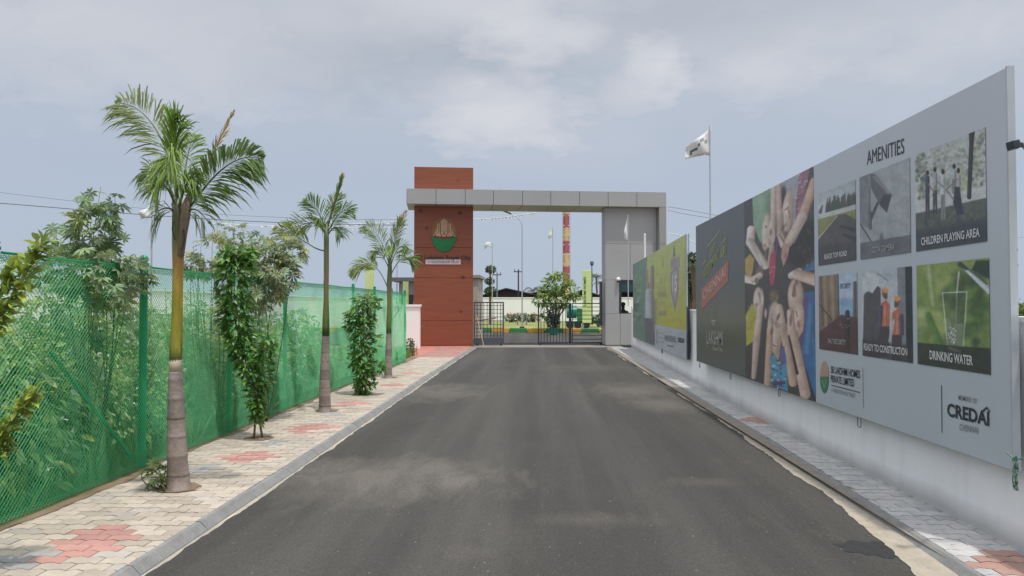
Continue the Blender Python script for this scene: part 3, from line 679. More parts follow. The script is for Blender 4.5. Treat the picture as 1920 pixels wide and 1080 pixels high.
# security camera (dome)
dc = thing('security_camera', 'small white dome camera mounted on the cabin corner beside its window', 'camera', tuple(EP.pt(gs(1158, rb), gz(525, 1158, rb), 0)))
cpos = Plane(GO - GP.n * rb, GP.u).pt(gs(1158.5, rb), gz(524, 1158, rb), .09)
m = MB(); m.ball(cpos, .085, 14, 10); m.tube([cpos + Vector((0, .09, .02)), cpos + Vector((0, .0, .02))], .03); m.build('housing', mat('camera_white', (.8, .8, .8, 1), rough=.4), dc, smooth=True)
m = MB(); m.ball(cpos + Vector((0, -.015, -.06)), .055, 12, 8); m.build('lens_dome', DARK, dc, smooth=True)
# guard inside the cabin
HP = Plane(GO - GP.n * (rb + .38), GP.u); hc = HP.pt(*HP.uv(1168.5, 573), 0)
def skin_fig(name, nodes, edges, m, parent=None):
    me = bpy.data.meshes.new(name); me.from_pydata([n[0] for n in nodes], edges, []); o = bpy.data.objects.new(name, me); COL.objects.link(o)
    md = o.modifiers.new('skin', 'SKIN'); md.use_smooth_shade = True
    for i, n in enumerate(nodes): me.skin_vertices[0].data[i].radius = (n[1], n[1] * (n[2] if len(n) > 2 else 1)) if True else 0
    me.skin_vertices[0].data[0].use_root = True
    o.modifiers.new('sub', 'SUBSURF').levels = 1; o.modifiers['sub'].render_levels = 2
    me.materials.append(m); 
    return o
hx, hy, hz = hc
me_ = bpy.data.meshes.new('x')
nodes = [((0, 0, -.72), .14, .8), ((0, 0, -.5), .15, .75), ((0, -.01, -.3), .16, .7), ((0, 0, -.2), .09), ((0, 0, -.12), .055), ((0, -.01, -.05), .075), ((0, -.015, .03), .088), ((0, 0, .1), .06),
         ((.17, 0, -.26), .06), ((.22, -.02, -.45), .045), ((.2, -.12, -.62), .035), ((.13, -.2, -.64), .028),
         ((-.17, 0, -.26), .06), ((-.22, -.02, -.45), .045), ((-.2, -.12, -.62), .035), ((-.13, -.2, -.64), .028),
         ((.1, -.05, -.80), .07), ((.13, -.16, -.86), .055), ((.13, -.15, -1.12), .045), ((.13, -.17, -1.3), .035), ((-.1, -.05, -.80), .07), ((-.13, -.16, -.86), .055), ((-.13, -.15, -1.12), .045), ((-.13, -.17, -1.3), .035), ((0, -.1, .0), .018)]
edges = [(0, 1), (1, 2), (2, 3), (3, 4), (4, 5), (5, 6), (6, 7), (2, 8), (8, 9), (9, 10), (10, 11), (2, 12), (12, 13), (13, 14), (14, 15), (0, 16), (16, 17), (17, 18), (18, 19), (0, 20), (20, 21), (21, 22), (22, 23), (6, 24)]
def make_guard():
    me = bpy.data.meshes.new('person'); me.from_pydata([n[0] for n in nodes], edges, [])
    o = bpy.data.objects.new('person', me); COL.objects.link(o); o.location = hc
    md = o.modifiers.new('skin', 'SKIN')
    if not me.skin_vertices:
        bpy.context.view_layer.objects.active = o; o.select_set(True); bpy.ops.mesh.customdata_skin_add(); o.select_set(False)
    for i, n in enumerate(nodes):
        r = n[1]; me.skin_vertices[0].data[i].radius = (r, r * (n[2] if len(n) > 2 else 1))
    me.skin_vertices[0].data[0].use_root = True
    md.use_smooth_shade = True
    s = o.modifiers.new('sub', 'SUBSURF'); s.levels = 1; s.render_levels = 2
    me.materials.append(mat('guard_dark_clothing', (.02, .02, .024, 1), rough=.8))
    tag(o, 'dark haired guard in dark clothes seated behind the cabin window', 'person'); ROOTM[o.name] = Matrix.Translation(hc)
    h = MB(); h.ball(tuple(hc + Vector((0, .02, .06))), .1, 12, 8, sz=.9); h.build('hair', mat('black_hair', (.012, .01, .01, 1), rough=.6), o, smooth=True)
    st = MB(); b = hc + Vector((0, 0, -.95)); st.box(b.x - .22, b.x + .22, b.y - .2, b.y + .22, b.z, b.z + .05); 
    for dx in (-.19, .19):
        for dy in (-.17, .19): st.box(b.x + dx - .02, b.x + dx + .02, b.y + dy - .02, b.y + dy + .02, 0.01, b.z - .003)
    tag(st.build('stool', BLK), 'plain stool under the guard inside the cabin', 'stool')
make_guard()

# swing gate leaves
def gpt(px, py, back): pl = Plane(GO - GP.n * back, GP.u); return pl.uv(px, py)
GREYP = mat('grey_gate_steel', S(96, 102, 112, .8), rough=.5, metal=.3, var=.15, vs=6)
gback = 1.0
gl_ = thing('gate_leaf', 'dark steel gate leaf with a square grid of bars beside the red pillar', 'gate', tuple(GP.pt(gs(887, gback), 0, -gback)), gang)
def leaf_local(px, py): u, z = gpt(px, py, gback); return u - gs(887, gback), z
a0, zb = leaf_local(888, 647); a1, zt = leaf_local(945, 566)
zb = .1
m = MB(); m.box(a0, a1, -.025, .025, zt - .05, zt); m.box(a0, a1, -.025, .025, zb, zb + .05); m.box(a0, a0 + .05, -.02, .02, zb + .052, zt - .052); m.box(a1 - .06, a1, -.02, .02, zb + .052, zt - .052)
m.build('frame', GREYP, gl_, local=True)
m = MB(); n = 9
for i in range(1, n): x = a0 + (a1 - a0) * i / n; m.box(x - .012, x + .012, -.012, .0, zb + .052, zt - .052)
for i in range(1, 11): z = zb + (zt - zb) * i / 11; m.box(a0 + .052, a1 - .062, .003, .018, z - .010, z + .010)
m.build('grid_bars', BLK, gl_, local=True)
m = MB(); m.box(a0 + .055, a1 - .065, -.028, -.018, zb + .054, zb + .22); m.build('kick_plate', GREYP, gl_, local=True)
for x in (a0 + .15, a1 - .12):
    m = MB(); m.tube([(x, -.02, .055), (x, .02, .055)], .05, 12); m.build('wheel', BLK, gl_, local=True)
gback = 1.1
gr = thing('gate_leaf', 'dark steel gate leaf with thin upright bars standing half open in mid gateway', 'gate', tuple(GP.pt(gs(1008, gback), 0, -gback)), gang)
def ll(px, py): u, z = gpt(px, py, gback); return u - gs(1008, gback), z
a0, _ = ll(1008, 0); a1, _ = ll(1070, 0); _, zt = ll(1040, 568); zb = .08
m = MB(); m.box(a0, a1, -.025, .025, zt - .04, zt); m.box(a0, a1, -.025, .025, zb, zb + .05); m.box(a0, a0 + .05, -.02, .02, zb + .052, zt - .042); m.box(a1 - .1, a1, -.03, .03, zb + .052, zt - .042)
m.build('frame', BLK, gr, local=True)
m = MB(); n = 10
for i in range(1, n): x = a0 + (a1 - .1 - a0) * i / n; m.box(x - .013, x + .013, -.013, .013, zb + .052, zt - .042)
m.build('upright_bars', BLK, gr, local=True)
m = MB(); m.tube([(a0 + .1, -.02, .045), (a0 + .1, .02, .045)], .045, 12); m.build('wheel', BLK, gr, local=True)
g2 = thing('gate_leaf', 'dark steel gate leaf with horizontal rails next to the guard cabin', 'gate', tuple(GP.pt(gs(1072, gback), 0, -gback)), gang)
a0 = .01; a1 = gs(1131, gback) - gs(1072, gback)
m = MB(); m.box(a0, a1, -.025, .025, zt - .04, zt); m.box(a0, a1, -.025, .025, zb, zb + .05); m.box(a0, a0 + .03, -.02, .02, zb + .052, zt - .042); m.box(a1 - .07, a1, -.02, .02, zb + .052, zt - .042)
m.build('frame', BLK, g2, local=True)
m = MB()
for i in range(1, 10): z = zb + (zt - zb) * i / 10.; m.box(a0 + .032, a1 - .072, -.013, .013, z - .014, z + .014)
m.build('rails', BLK, g2, local=True)
m = MB(); m.tube([(a1 - .1, -.02, .045), (a1 - .1, .02, .045)], .045, 12); m.build('wheel', BLK, g2, local=True)
# bamboo pole leaning by the left leaf
m = MB(); m.tube([at(893, 590, 30.2), at(908, 652, 29.2)], .012, 6); tag(m.build('bamboo_stick', mat('bamboo', S(190, 170, 130, .8), rough=.7)), 'thin pale stick leaning on the gridded gate leaf', 'stick')
# manual barrier rail seen through the grid
m = MB(); m.tube([at(889, 602, 34), at(930, 596, 36)], .03, 6); tag(m.build('rail', mat('brown_rail', S(120, 84, 70), rough=.7)), 'brown slanting rail behind the gridded gate leaf', 'rail')

# ================================================================== BILLBOARDS
ALU = mat('aluminium_edge', S(190, 196, 202, .9), rough=.4, metal=.3)
BGREY = (150, 155, 161)
BP = Plane((2.95, 14.0, 1.6), (0, -1, 0))
uN, zTop = BP.uv(1886, 125); uF, _ = BP.uv(1305, 428); zBot = BP.uv(1600, 778)[1]; zTop = BP.uv(1600, 274)[1]
BB = thing('billboard', 'long grey and dark billboard advertising amenities with a photo of laughing children', 'billboard', (2.97, 9.4, 0))
y0, y1 = 14.0 - uN, 14.0 - uF
m = MB(); m.box(2.952, 2.985, y0, y1, zBot, zTop); m.build('panel', mat('board_back', S(150, 155, 160, 1.6), rough=.5, var=.03), BB)
m = MB(); m.box(2.945, 2.992, y0 - .018, y0 - .002, zBot - .01, zTop + .01); m.build('edge_trim', ALU, BB)
m = MB()
for y in np.linspace(y0 + .1, y1 - .1, 9): m.box(2.988, 3.025, y - .02, y + .02, zBot - .0, 1.45)
for z in (.75, 1.3): m.box(2.987, 3.02, y0 + .15, y1 - .15, z - .02, z + .02)
m.build('bracket', BLK, BB)
m = MB()
for y in np.linspace(y0 + .4, y1 - .3, 7): m.box(2.99, 3.03, y - .02, y + .02, 1.56, zTop - .03)
m.box(2.99, 3.02, y0 + .05, y1 - .05, zTop - .12, zTop - .08)
m.build('rear_frame', BLK, BB)
uD = BP.uv(1397, 500)[0]; uK = BP.uv(1528, 500)[0]
def p_grey(c):
    c.fill(BGREY); c.grad(120, 900, (156, 160, 168), (143, 151, 156))
BP.sheet('printed_sheet', uK, uN, zBot, zTop, 60, 30, p_grey, BB, off=.004, k=1.58)
def p_dark(c):
    c.grad(320, 700, (92, 98, 106), (80, 86, 82)); c.ell(1360, 600, 60, 50, (104, 104, 92), 0, 60, .7); c.ell(1350, 640, 70, 25, (72, 76, 62), 0, 30, .8)
BP.sheet('printed_sheet', uF, uD, zBot, zTop, 40, 60, p_dark, BB, off=.004, k=1.35)
SK = (188, 165, 152); SK2 = (168, 140, 124); SKL = (205, 188, 178); SKD = (130, 98, 84); HR = (50, 46, 48); DK = (66, 66, 68)
def K4(x, y): return 1395 + x / 5.14, 330 + y / 5.14      # zoom crop coordinates -> photo
def K5(x, y): return 1395 + x / 4.696, 530 + y / 4.696
def p_kids(c):
    c.fill(DK); c.grad(330, 760, (70, 72, 74), (58, 56, 54))
    # backdrop / clothing
    c.poly([K4(80, 200), K4(270, 110), K4(265, 330), K4(160, 650), K4(90, 470)], (128, 160, 132), 2); c.ell(*K4(240, 300), 5, 22, (98, 128, 104), 0, 6, .7); c.ell(*K4(140, 250), 9, 22, (142, 172, 146), 0, 8, .7)
    c.poly([K4(345, 60), K4(560, -40), K4(520, 420), K4(460, 480), K4(350, 330)], (146, 150, 160), 3)
    c.poly([K4(540, -60), K4(640, -90), K4(560, 300), K4(490, 460), K4(500, 250)], (140, 96, 112), 2)
    c.speck(*K4(560, 180), 13, 48, 60, [(190, 160, 172), (110, 60, 80), (160, 110, 126)], .8, 2, 1)
    c.poly([K4(10, 800), K4(60, 750), K4(100, 800), K4(70, 990), K4(10, 930)], (176, 142, 70), 2)
    c.poly([K4(590, 880), K4(690, 800), K4(690, 900), K4(560, 950)], (58, 100, 150), 2); c.speck(*K4(640, 870), 9, 8, 14, [(120, 160, 190), (40, 70, 120)], .7, 1.5)
    # dark hair masses (centre)
    c.ell(*K4(560, 640), 30, 46, (44, 44, 48), 20, 10); c.speck(*K4(600, 640), 15, 34, 30, [(70, 66, 64), (38, 38, 42), (84, 72, 62)], .8, 2.4)
    c.ell(*K4(370, 230), 7, 26, (58, 60, 70), 6, 3)
    # left child (pale, upper-left): face, arms
    c.cap(*K4(70, 520), *K4(60, 640), 8, 8, SKL, 2); c.cap(*K4(60, 640), *K4(200, 860), 8, 8, (192, 178, 170), 2); c.cap(*K4(52, 600), *K4(170, 880), 3, 3, (160, 146, 140), 3, .5)
    c.head(*K4(215, 540), 8.5, 36, 4, SK); c.ell(*K4(205, 600), 5, 20, SKL, 0, 4, .6); c.ell(*K4(212, 490), 2.2, 3, (130, 100, 90), 0, 2, .8); c.ell(*K4(208, 760), 2, 7, (140, 100, 92), 10, 1.5); c.ell(*K4(200, 670), 2.4, 3, (140, 96, 88), 0, 2, .7)
    c.cap(*K4(290, 100), *K4(285, 420), 6.5, 6, SK, 2); c.cap(*K4(285, 420), *K4(250, 640), 6, 8, SK, 2); c.cap(*K4(308, 120), *K4(300, 430), 1.6, 1.6, SK2, 2, .8)
    c.ell(*K4(262, 600), 7, 18, (196, 172, 158), 14, 2); c.ell(*K4(258, 540), 2.4, 6, (126, 96, 88), 8, 2, .8); c.cap(*K4(240, 610), *K4(265, 660), .9, .9, SKD, 1, .8); c.cap(*K4(236, 640), *K4(258, 690), .9, .9, SKD, 1, .7)
    c.cap(*K4(270, 690), *K4(240, 860), 5, 4, SK2, 3)
    # pink dotted collar
    c.poly([K4(255, 760), K4(310, 700), K4(300, 960), K4(285, 1050), K4(250, 1050), K4(240, 900)], (176, 56, 84), 2); c.speck(*K4(272, 900), 5, 26, 16, [(226, 170, 180)], .5, 1., .8)
    c.cap(*K4(318, 560), *K4(318, 740), 2.6, 3, (78, 56, 110), 2)
    # second child (upper middle)
    c.cap(*K4(335, 90), *K4(340, 340), 5, 5.5, (180, 152, 138), 2); c.head(*K4(420, 360), 11, 44, 6, SK); c.ell(*K4(450, 300), 4, 26, SK2, 0, 5, .5)
    c.cap(*K4(392, 330), *K4(425, 300), 1.1, 1.1, (146, 106, 98), 1.2); c.cap(*K4(425, 300), *K4(442, 400), 1.2, 1.2, (150, 110, 102), 1.2); c.cap(*K4(405, 340), *K4(430, 390), 1.6, 1, (226, 214, 206), 1.5, .7)
    c.ell(*K4(405, 470), 2.2, 3, SKD, 0, 2, .6)
    c.cap(*K4(345, 350), *K4(350, 560), 6, 7, (186, 160, 146), 2); c.cap(*K4(350, 560), *K4(380, 660), 7, 7, SK, 2)
    c.ell(*K4(375, 500), 3, 6, (126, 92, 82), 20, 1.5); c.ell(*K4(415, 580), 4.5, 10, (126, 92, 82), -20, 2)
    for i in range(5): c.cap(*K4(335 + i*14, 560 + i*18), *K4(385 + i*10, 640 + i*22), .9, .7, (120, 88, 76), 1, .75)
    c.cap(*K4(680, 60), *K4(560, 400), 9, 8.5, (180, 146, 126), 2.5); c.cap(*K4(560, 400), *K4(430, 640), 9.5, 8, SK, 2.5); c.cap(*K4(600, 390), *K4(480, 640), 2, 2, SK2, 3, .7)
    c.poly([K4(370, 660), K4(450, 640), K4(420, 780), K4(380, 870), K4(355, 780)], (180, 140, 128), 2.5); c.ell(*K4(405, 770), 3, 6, (170, 90, 92), 0, 3, .7)
    # left-middle child
    c.cap(*K4(0, 985), *K4(100, 1010), 8, 7, SKL, 2); c.ell(*K4(150, 930), 7, 12, (120, 92, 84), 0, 4)
    c.head(*K5(125, 150), 9.5, 24, 2, SK); c.cap(*K4(90, 1000), *K4(150, 960), 6, 6, SK, 2); c.ell(*K4(120, 1010), 2.6, 6, (120, 88, 80), 0, 1.5)
    c.ell(*K5(110, 195), 2.6, 4, (158, 114, 106), 0, 1.5); c.cap(*K5(130, 90), *K5(150, 170), 1.1, 1.1, SKD, 1.2); c.ell(*K5(160, 150), 3, 16, SKL, 0, 3)
    c.poly([K5(14, 290), K5(70, 180), K5(120, 270), K5(100, 500), K5(20, 560)], (176, 170, 58), 2); c.ell(*K5(60, 380), 6, 22, (160, 150, 44), 12, 8, .6); c.speck(*K5(40, 340), 6, 30, 14, [(196, 192, 100), (140, 130, 40)], 1, 3, 2, .4)
    c.cap(*K5(145, 220), *K5(112, 500), 6, 6.5, SK, 2); c.cap(*K5(112, 500), *K5(85, 830), 7, 4.5, (176, 150, 138), 2); c.cap(*K5(128, 520), *K5(100, 780), 1.6, 1.4, SK2, 3, .7)
    # bottom-centre child
    c.ell(*K5(265, 120), 9, 12, (118, 96, 66), 0, 5); c.speck(*K5(265, 120), 8, 10, 14, [(140, 112, 70), (80, 62, 50)], .8, 1.8); c.ell(*K5(190, 270), 2.4, 9, SK, 0, 2)
    c.poly([K5(225, 430), K5(320, 430), K5(318, 620), K5(300, 690), K5(265, 640)], SK2, 2.5); c.head(*K5(275, 400), 14, 50, 0, SK); c.ell(*K5(270, 240), 12, 12, (188, 166, 154), 0, 8, .5); c.ell(*K5(285, 350), 2, 8, SK2, 0, 3, .8)
    c.cap(*K5(262, 548), *K5(292, 552), 2.1, 1.6, (150, 92, 88), 1.4); c.cap(*K5(292, 552), *K5(302, 490), 1.2, .6, (158, 108, 100), 1.2); c.cap(*K5(268, 542), *K5(290, 545), .7, .7, (226, 214, 208), 1)
    c.cap(*K5(310, 220), *K5(340, 380), 7, 7, (194, 168, 152), 2); c.cap(*K5(345, 380), *K5(430, 880), 7.5, 8, (180, 148, 128), 2); c.cap(*K5(365, 450), *K5(450, 860), 1.6, 1.6, SK2, 3, .8)
    c.cap(*K5(235, 330), *K5(232, 420), 5, 6, (190, 160, 144), 2); c.cap(*K5(228, 420), *K5(205, 900), 6, 6.5, (182, 146, 124), 2)
    c.ell(*K5(302, 300), 2.6, 7, (126, 92, 82), 20, 1.5); c.ell(*K5(243, 430), 2.6, 7, (126, 92, 82), 8, 1.5)
    for i in range(4): c.cap(*K5(262 + i * 18, 345 + i * 6), *K5(285 + i*14, 400 - i * 4), .8, .7, (120, 84, 72), 1, .7)
    c.poly([K5(232, 640), K5(270, 640), K5(305, 740), K5(340, 560), K5(372, 640), K5(388, 960), K5(240, 900)], (62, 138, 176), 2)
    c.poly([K5(330, 560), K5(356, 560), K5(370, 700), K5(310, 750)], (84, 84, 150), 2)
    c.speck(*K5(300, 820), 15, 26, 50, [(40, 70, 110), (150, 190, 200), (60, 160, 190), (90, 70, 120)], .8, 2.6, 1, .85); c.cap(*K5(262, 890), *K5(350, 880), 3.4, 3, (74, 54, 96), 2)
    # right child
    c.poly([K5(520, 90), K5(640, 70), K5(660, 1050), K5(570, 930), K5(500, 640), K5(530, 430)], (44, 92, 152), 2.5); c.poly([K5(525, 110), K5(570, 110), K5(540, 420), K5(500, 610), K5(465, 470)], (82, 66, 120), 2.5, .9)
    c.cap(*K5(590, 200), *K5(560, 600), 4, 7, (70, 130, 180), 8, .6); c.cap(*K5(620, 500), *K5(640, 900), 5, 6, (30, 108, 160), 8, .7); c.poly([K5(495, 640), K5(530, 700), K5(640, 1060), K5(560, 960)], (34, 46, 60), 2)
    c.head(*K5(455, 120), 15, 34, 0, (184, 154, 140)); c.head(*K5(480, 330), 11, 34, 4, (190, 160, 146)); c.poly([K5(470, 330), K5(525, 330), K5(520, 430), K5(480, 470)], (180, 146, 130), 3)
    c.cap(*K5(445, 20), *K5(440, 110), 2, 4, (134, 98, 88), 2); c.cap(*K4(460, 960), *K4(530, 930), 7, 8, SKL, 2.5); c.cap(*K4(520, 950), *K4(690, 1000), 10, 12, (192, 162, 140), 2.5); c.cap(*K4(500, 1040), *K4(505, 1010), 3, 3, (138, 102, 90), 2)
    c.cap(*K5(478, 350), *K5(486, 380), 2.4, 3, (164, 112, 106), 1.4); c.cap(*K5(460, 250), *K5(470, 300), .9, .9, SKD, 1)
    c.cap(*K5(405, 260), *K5(420, 440), 6, 8, (190, 160, 146), 2); c.ell(*K5(412, 330), 2.4, 12, (138, 102, 90), 5, 1.5); c.cap(*K5(430, 450), *K5(540, 980), 9, 10, (184, 152, 134), 2.2); c.cap(*K5(470, 520), *K5(575, 980), 1.8, 1.8, SK2, 3, .8)
    c.cap(*K5(395, 470), *K5(470, 800), 1.6, 2.4, (40, 34, 34), 2)
    for i in range(4): c.cap(*K5(395 + i * 8, 230 + i * 12), *K5(425 + i*6, 210 + i * 16), .7, .7, SKD, 1, .7)
    for q_ in ((K4(330, 480), 14), (K5(240, 300), 10), (K5(350, 420), 8), (K4(480, 760), 12), (K5(180, 500), 8)): c.ell(*q_[0], q_[1] * .4, q_[1], (60, 50, 48), 0, q_[1], .35)
    c.tex(.045)
    gm = c.rgb.mean(1, keepdims=True); c.rgb = (c.rgb * .82 + gm * .18) * .9 + 14
BP.sheet('printed_photo', uD, uK, zBot, zTop, 190, 300, p_kids, BB, off=.006, k=1.25)
LT = mat('print_white', S(214, 214, 214, .9), rough=.5); LTD = mat('print_pale', S(170, 172, 168, .9), rough=.5); TX = mat('print_dark', S(44, 52, 60, 1.), rough=.5); TXG = mat('print_grey', S(112, 118, 124, 1.3), rough=.5)
YG = mat('print_lime', S(140, 142, 86, 1.2), rough=.5); RD = mat('print_red', S(148, 96, 86, 1.3), rough=.5)
# headline block: outline, two words, red slanted strip
m = MB()
def pbar(mb, pl, a, b, w=.02, off=.008):
    A = pl.pt(*pl.uv(*a), off); B = pl.pt(*pl.uv(*b), off); d = (B - A).normalized(); q = d.cross(pl.n) * w / 2
    mb.add([A - q, B - q, B + q, A + q], [(0, 1, 2, 3)])
for a, b in (((1318, 497), (1326, 487)), ((1325.5, 487), (1325.5, 465)), ((1325.5, 465), (1352, 431)), ((1352, 431), (1354, 456)), ((1354, 457), (1362, 447)), ((1362, 447), (1362, 484))): pbar(m, BP, a, b, .028)
m.build('headline_outline', YG, BB)
BP.text('BEST', 1333, 481, 1344, 465, 13, YG, 'lettering', BB, .008, .02); BP.text('INVESTMENT', 1319, 526, 1349, 484, 17, YG, 'lettering', BB, .008, .02); BP.text('@', 1352, 483, 1361, 470, 13, YG, 'lettering', BB, .008, .03)
m = MB(); BP.polypx(m, [(1315, 582), (1366, 527), (1367, 487), (1316, 542)], .007); m.build('headline_strip', RD, BB)
BP.text('CHENNAI', 1319, 563, 1362, 516, 17, mat('print_pink', S(186, 148, 140, 1.2), rough=.5), 'lettering', BB, .010, .02)
m = MB()
for i, x in enumerate((1336, 1338.2, 1340.2, 1342)): pbar(m, BP, (x, 600), (x, 570 + abs(1.5 - i) * 5), .02)
pbar(m, BP, (1335, 602), (1343, 603), .05); pbar(m, BP, (1337, 606), (1341, 606.5), .05); m.build('lotus_mark', LTD, BB)
BP.text('LAKSHMI', 1326, 644, 1356, 648, 25, LTD, 'lettering', BB, .008, .01); BP.text('Smart City', 1337, 656, 1356, 659, 7, LTD, 'lettering', BB, .008, .02)
m = MB(); pbar(m, BP, (1325, 619), (1325, 646), .02); pbar(m, BP, (1325, 646), (1328, 652), .02); m.build('flourish', LTD, BB)
# six amenity pictures
ZT = (2.03, 2.785); ZB = (1.155, 1.92)
def pu(px): return BP.uv(px, 500)[0]
def p_road(c):
    c.fill((140, 148, 156)); c.grad(350, 400, (146, 154, 162), (170, 174, 178))
    for i in range(70): x = 1548 + c.rs.rand() * 62; h = (x - 1540) * .10 + c.rs.rand() * 14; c.cap(x, 399 - (x - 1548) * .28, x + c.rs.randn(), 385 - h - (x-1548) * .12, 2.4, .8, (60 + c.rs.randint(30), 74 + c.rs.randint(20), 76), 1.5)
    c.cap(1538, 398, 1542, 385, 3, 1, (80, 90, 96), 1.5)
    c.poly([(1530, 404), (1615, 380), (1615, 390), (1530, 410)], (166, 170, 168), 1.5); c.poly([(1530, 412), (1615, 390), (1615, 440), (1580, 402), (1530, 450)], (124, 126, 78), 2)
    c.poly([(1533, 450), (1571, 403), (1586, 401), (1612, 416), (1612, 520), (1533, 520)], (84, 80, 82), 1.5); c.cap(1535, 447, 1570, 405, .7, .5, (170, 166, 150), 1)
    for a in ((1576, 424, 1606, 432), (1582, 440, 1608, 450)): c.cap(*a, 2.2, 4, (60, 60, 66), 3)
    c.poly([(1530, 462), (1615, 450), (1615, 520), (1530, 520)], (66, 66, 74), 10, .7)
    c.tex(.05); gm = c.rgb.mean(1, keepdims=True); c.rgb = c.rgb * .80 + gm * .20
BP.sheet('printed_photo', pu(1536), pu(1607), *ZT, 110, 130, p_road, BB, off=.008, k=1.35)
def p_cam(c):
    c.grad(320, 490, (140, 146, 152), (136, 142, 144)); c.poly([(1610, 300), (1631, 320), (1632, 430), (1610, 420)], (112, 114, 124), 4)
    c.poly([(1631, 326), (1641, 326), (1672, 366), (1663, 398), (1648, 382), (1633, 352)], (92, 92, 100), 1.2); c.poly([(1640, 326), (1672, 364), (1671, 371), (1636, 332)], (118, 120, 128), 2); c.poly([(1672, 364), (1663, 399), (1648, 383), (1655, 366)], (66, 66, 74), 2)
    c.cap(1646, 380, 1633, 410, 2.4, 3, (74, 76, 82), 1.2); c.cap(1631, 350, 1631, 430, 1., 1, (88, 90, 96), 1); c.cap(1631, 398, 1632, 428, 3.4, 2.6, (86, 88, 94), 1.5)
    c.cap(1613, 420, 1652, 482, 1.5, 1.2, (76, 78, 84), 1); c.ell(1653, 450, 4, 12, (96, 98, 104), 0, 3)
    c.poly([(1600, 458), (1720, 438), (1720, 520), (1600, 520)], (92, 92, 100), 1.5, .93)
    c.tex(.05); gm = c.rgb.mean(1, keepdims=True); c.rgb = c.rgb * .80 + gm * .20
BP.sheet('printed_photo', pu(1615), pu(1710), *ZT, 130, 130, p_cam, BB, off=.008, k=1.35)
def p_play(c):
    c.grad(240, 400, (158, 164, 162), (170, 172, 172)); c.speck(1770, 320, 60, 50, 260, [(120, 130, 118), (96, 106, 100), (170, 176, 170), (140, 150, 118)], 1, 4, 2, .5)
    c.speck(1840, 310, 26, 60, 160, [(92, 102, 92), (130, 140, 112), (110, 118, 104)], 1, 4, 2, .6); c.speck(1728, 330, 10, 50, 80, [(80, 92, 84), (120, 130, 110)], 1, 4, 2, .6); c.speck(1805, 340, 12, 24, 30, [(150, 156, 90)], 1, 3, 2, .6)
    c.poly([(1710, 378), (1870, 344), (1870, 380), (1710, 410)], (172, 174, 176), 4); c.poly([(1710, 402), (1870, 366), (1870, 480), (1710, 480)], (84, 92, 86), 3); c.speck(1790, 410, 70, 18, 80, [(100, 108, 96), (70, 78, 76)], 1, 4, 2, .5)
    c.cap(1822, 250, 1817, 370, 4, 4, (58, 58, 62), 1.5); c.cap(1822, 246, 1821, 272, 6, 3, (54, 56, 58), 1.5)
    def kid(x, y, h, col, col2, skirt=False):
        c.ell(x, y, 3.2, 5, (56, 50, 50), 0, 1.4); c.cap(x, y + 9, x, y + h * .45, 4, 4, col, 1.5); c.cap(x - 1.5, y + h * .5, x - 2, y + h, 2.4, 1.4, col2, 1.5); c.cap(x + 1.5, y + h * .5, x + 3, y + h, 2.4, 1.4, col2, 1.5)
        if skirt: c.poly([(x - 5, y + h * .4), (x + 5, y + h * .35), (x + 13, y + h * .8), (x - 1, y + h * .85)], col2, 2)
    kid(1739, 324, 86, (66, 72, 82), (66, 70, 76)); kid(1753, 318, 82, (130, 136, 142), (62, 66, 76)); kid(1768, 322, 90, (160, 166, 174), (120, 118, 118)); kid(1789, 312, 50, (140, 146, 150), (120, 120, 120)); kid(1797, 320, 96, (150, 152, 158), (70, 72, 92))
    c.poly([(1790, 350), (1799, 350), (1807, 402), (1796, 404), (1787, 380)], (60, 62, 74), 1.5)
    for a in ((1741, 345, 1752, 362), (1758, 340, 1750, 360), (1775, 355, 1795, 336), (1776, 358, 1788, 374), (1768, 350, 1757, 340)): c.cap(*a, 1.5, 1.2, (120, 112, 108), 1.2)
    c.poly([(1710, 436), (1870, 404), (1870, 500), (1710, 500)], (62, 66, 76), 14, .9)
    c.tex(.05); gm = c.rgb.mean(1, keepdims=True); c.rgb = c.rgb * .80 + gm * .20
BP.sheet('printed_photo', pu(1720), pu(1853.5), *ZT, 170, 150, p_play, BB, off=.008, k=1.35)
def p_sec(c):
    c.fill((120, 106, 92)); c.grad(510, 620, (130, 116, 98), (112, 96, 84), x1=1571); 
    for x, k in ((1539, 96), (1545, 150), (1552, 110), (1559, 148), (1566, 104)): c.cap(x, 515, x + 4, 610, 1.6, 2.4, (k, k * .84, k * .68), 2, .8)
    c.cap(1536, 570, 1560, 600, 1, 1, (66, 56, 50), 1); c.cap(1540, 622, 1572, 600, 3, 2, (90, 60, 56), 2)
    c.poly([(1572, 505), (1616, 500), (1616, 600), (1572, 600)], (150, 168, 190), 1.2); c.poly([(1572, 560), (1608, 560), (1606, 596), (1578, 596)], (110, 146, 182), 6, .8); c.cap(1603, 530, 1603, 660, 3, 4, (92, 80, 70), 2); c.cap(1571, 505, 1574, 640, 1.2, 1.5, (70, 76, 92), 1.2)
    c.poly([(1530, 628), (1577, 590), (1610, 596), (1615, 670), (1530, 670)], (84, 56, 60), 3); c.cap(1589, 585, 1588, 660, 4, 6, (54, 46, 52), 2); c.speck(1585, 605, 10, 14, 20, [(140, 130, 130), (60, 44, 48)], .7, 1.6, 1, .7)
    c.poly([(1530, 624), (1616, 636), (1616, 680), (1530, 670)], (78, 54, 58), 8, .7)
    c.tex(.05); gm = c.rgb.mean(1, keepdims=True); c.rgb = c.rgb * .80 + gm * .20
BP.sheet('printed_photo', pu(1536), pu(1608), *ZB, 110, 130, p_sec, BB, off=.008, k=1.35)
BP.text('SECURITY', 1577, 541, 1597, 540, 9, mat('print_blue_grey', S(70, 86, 104, 1.4), rough=.5), 'lettering', BB, .010, .02)
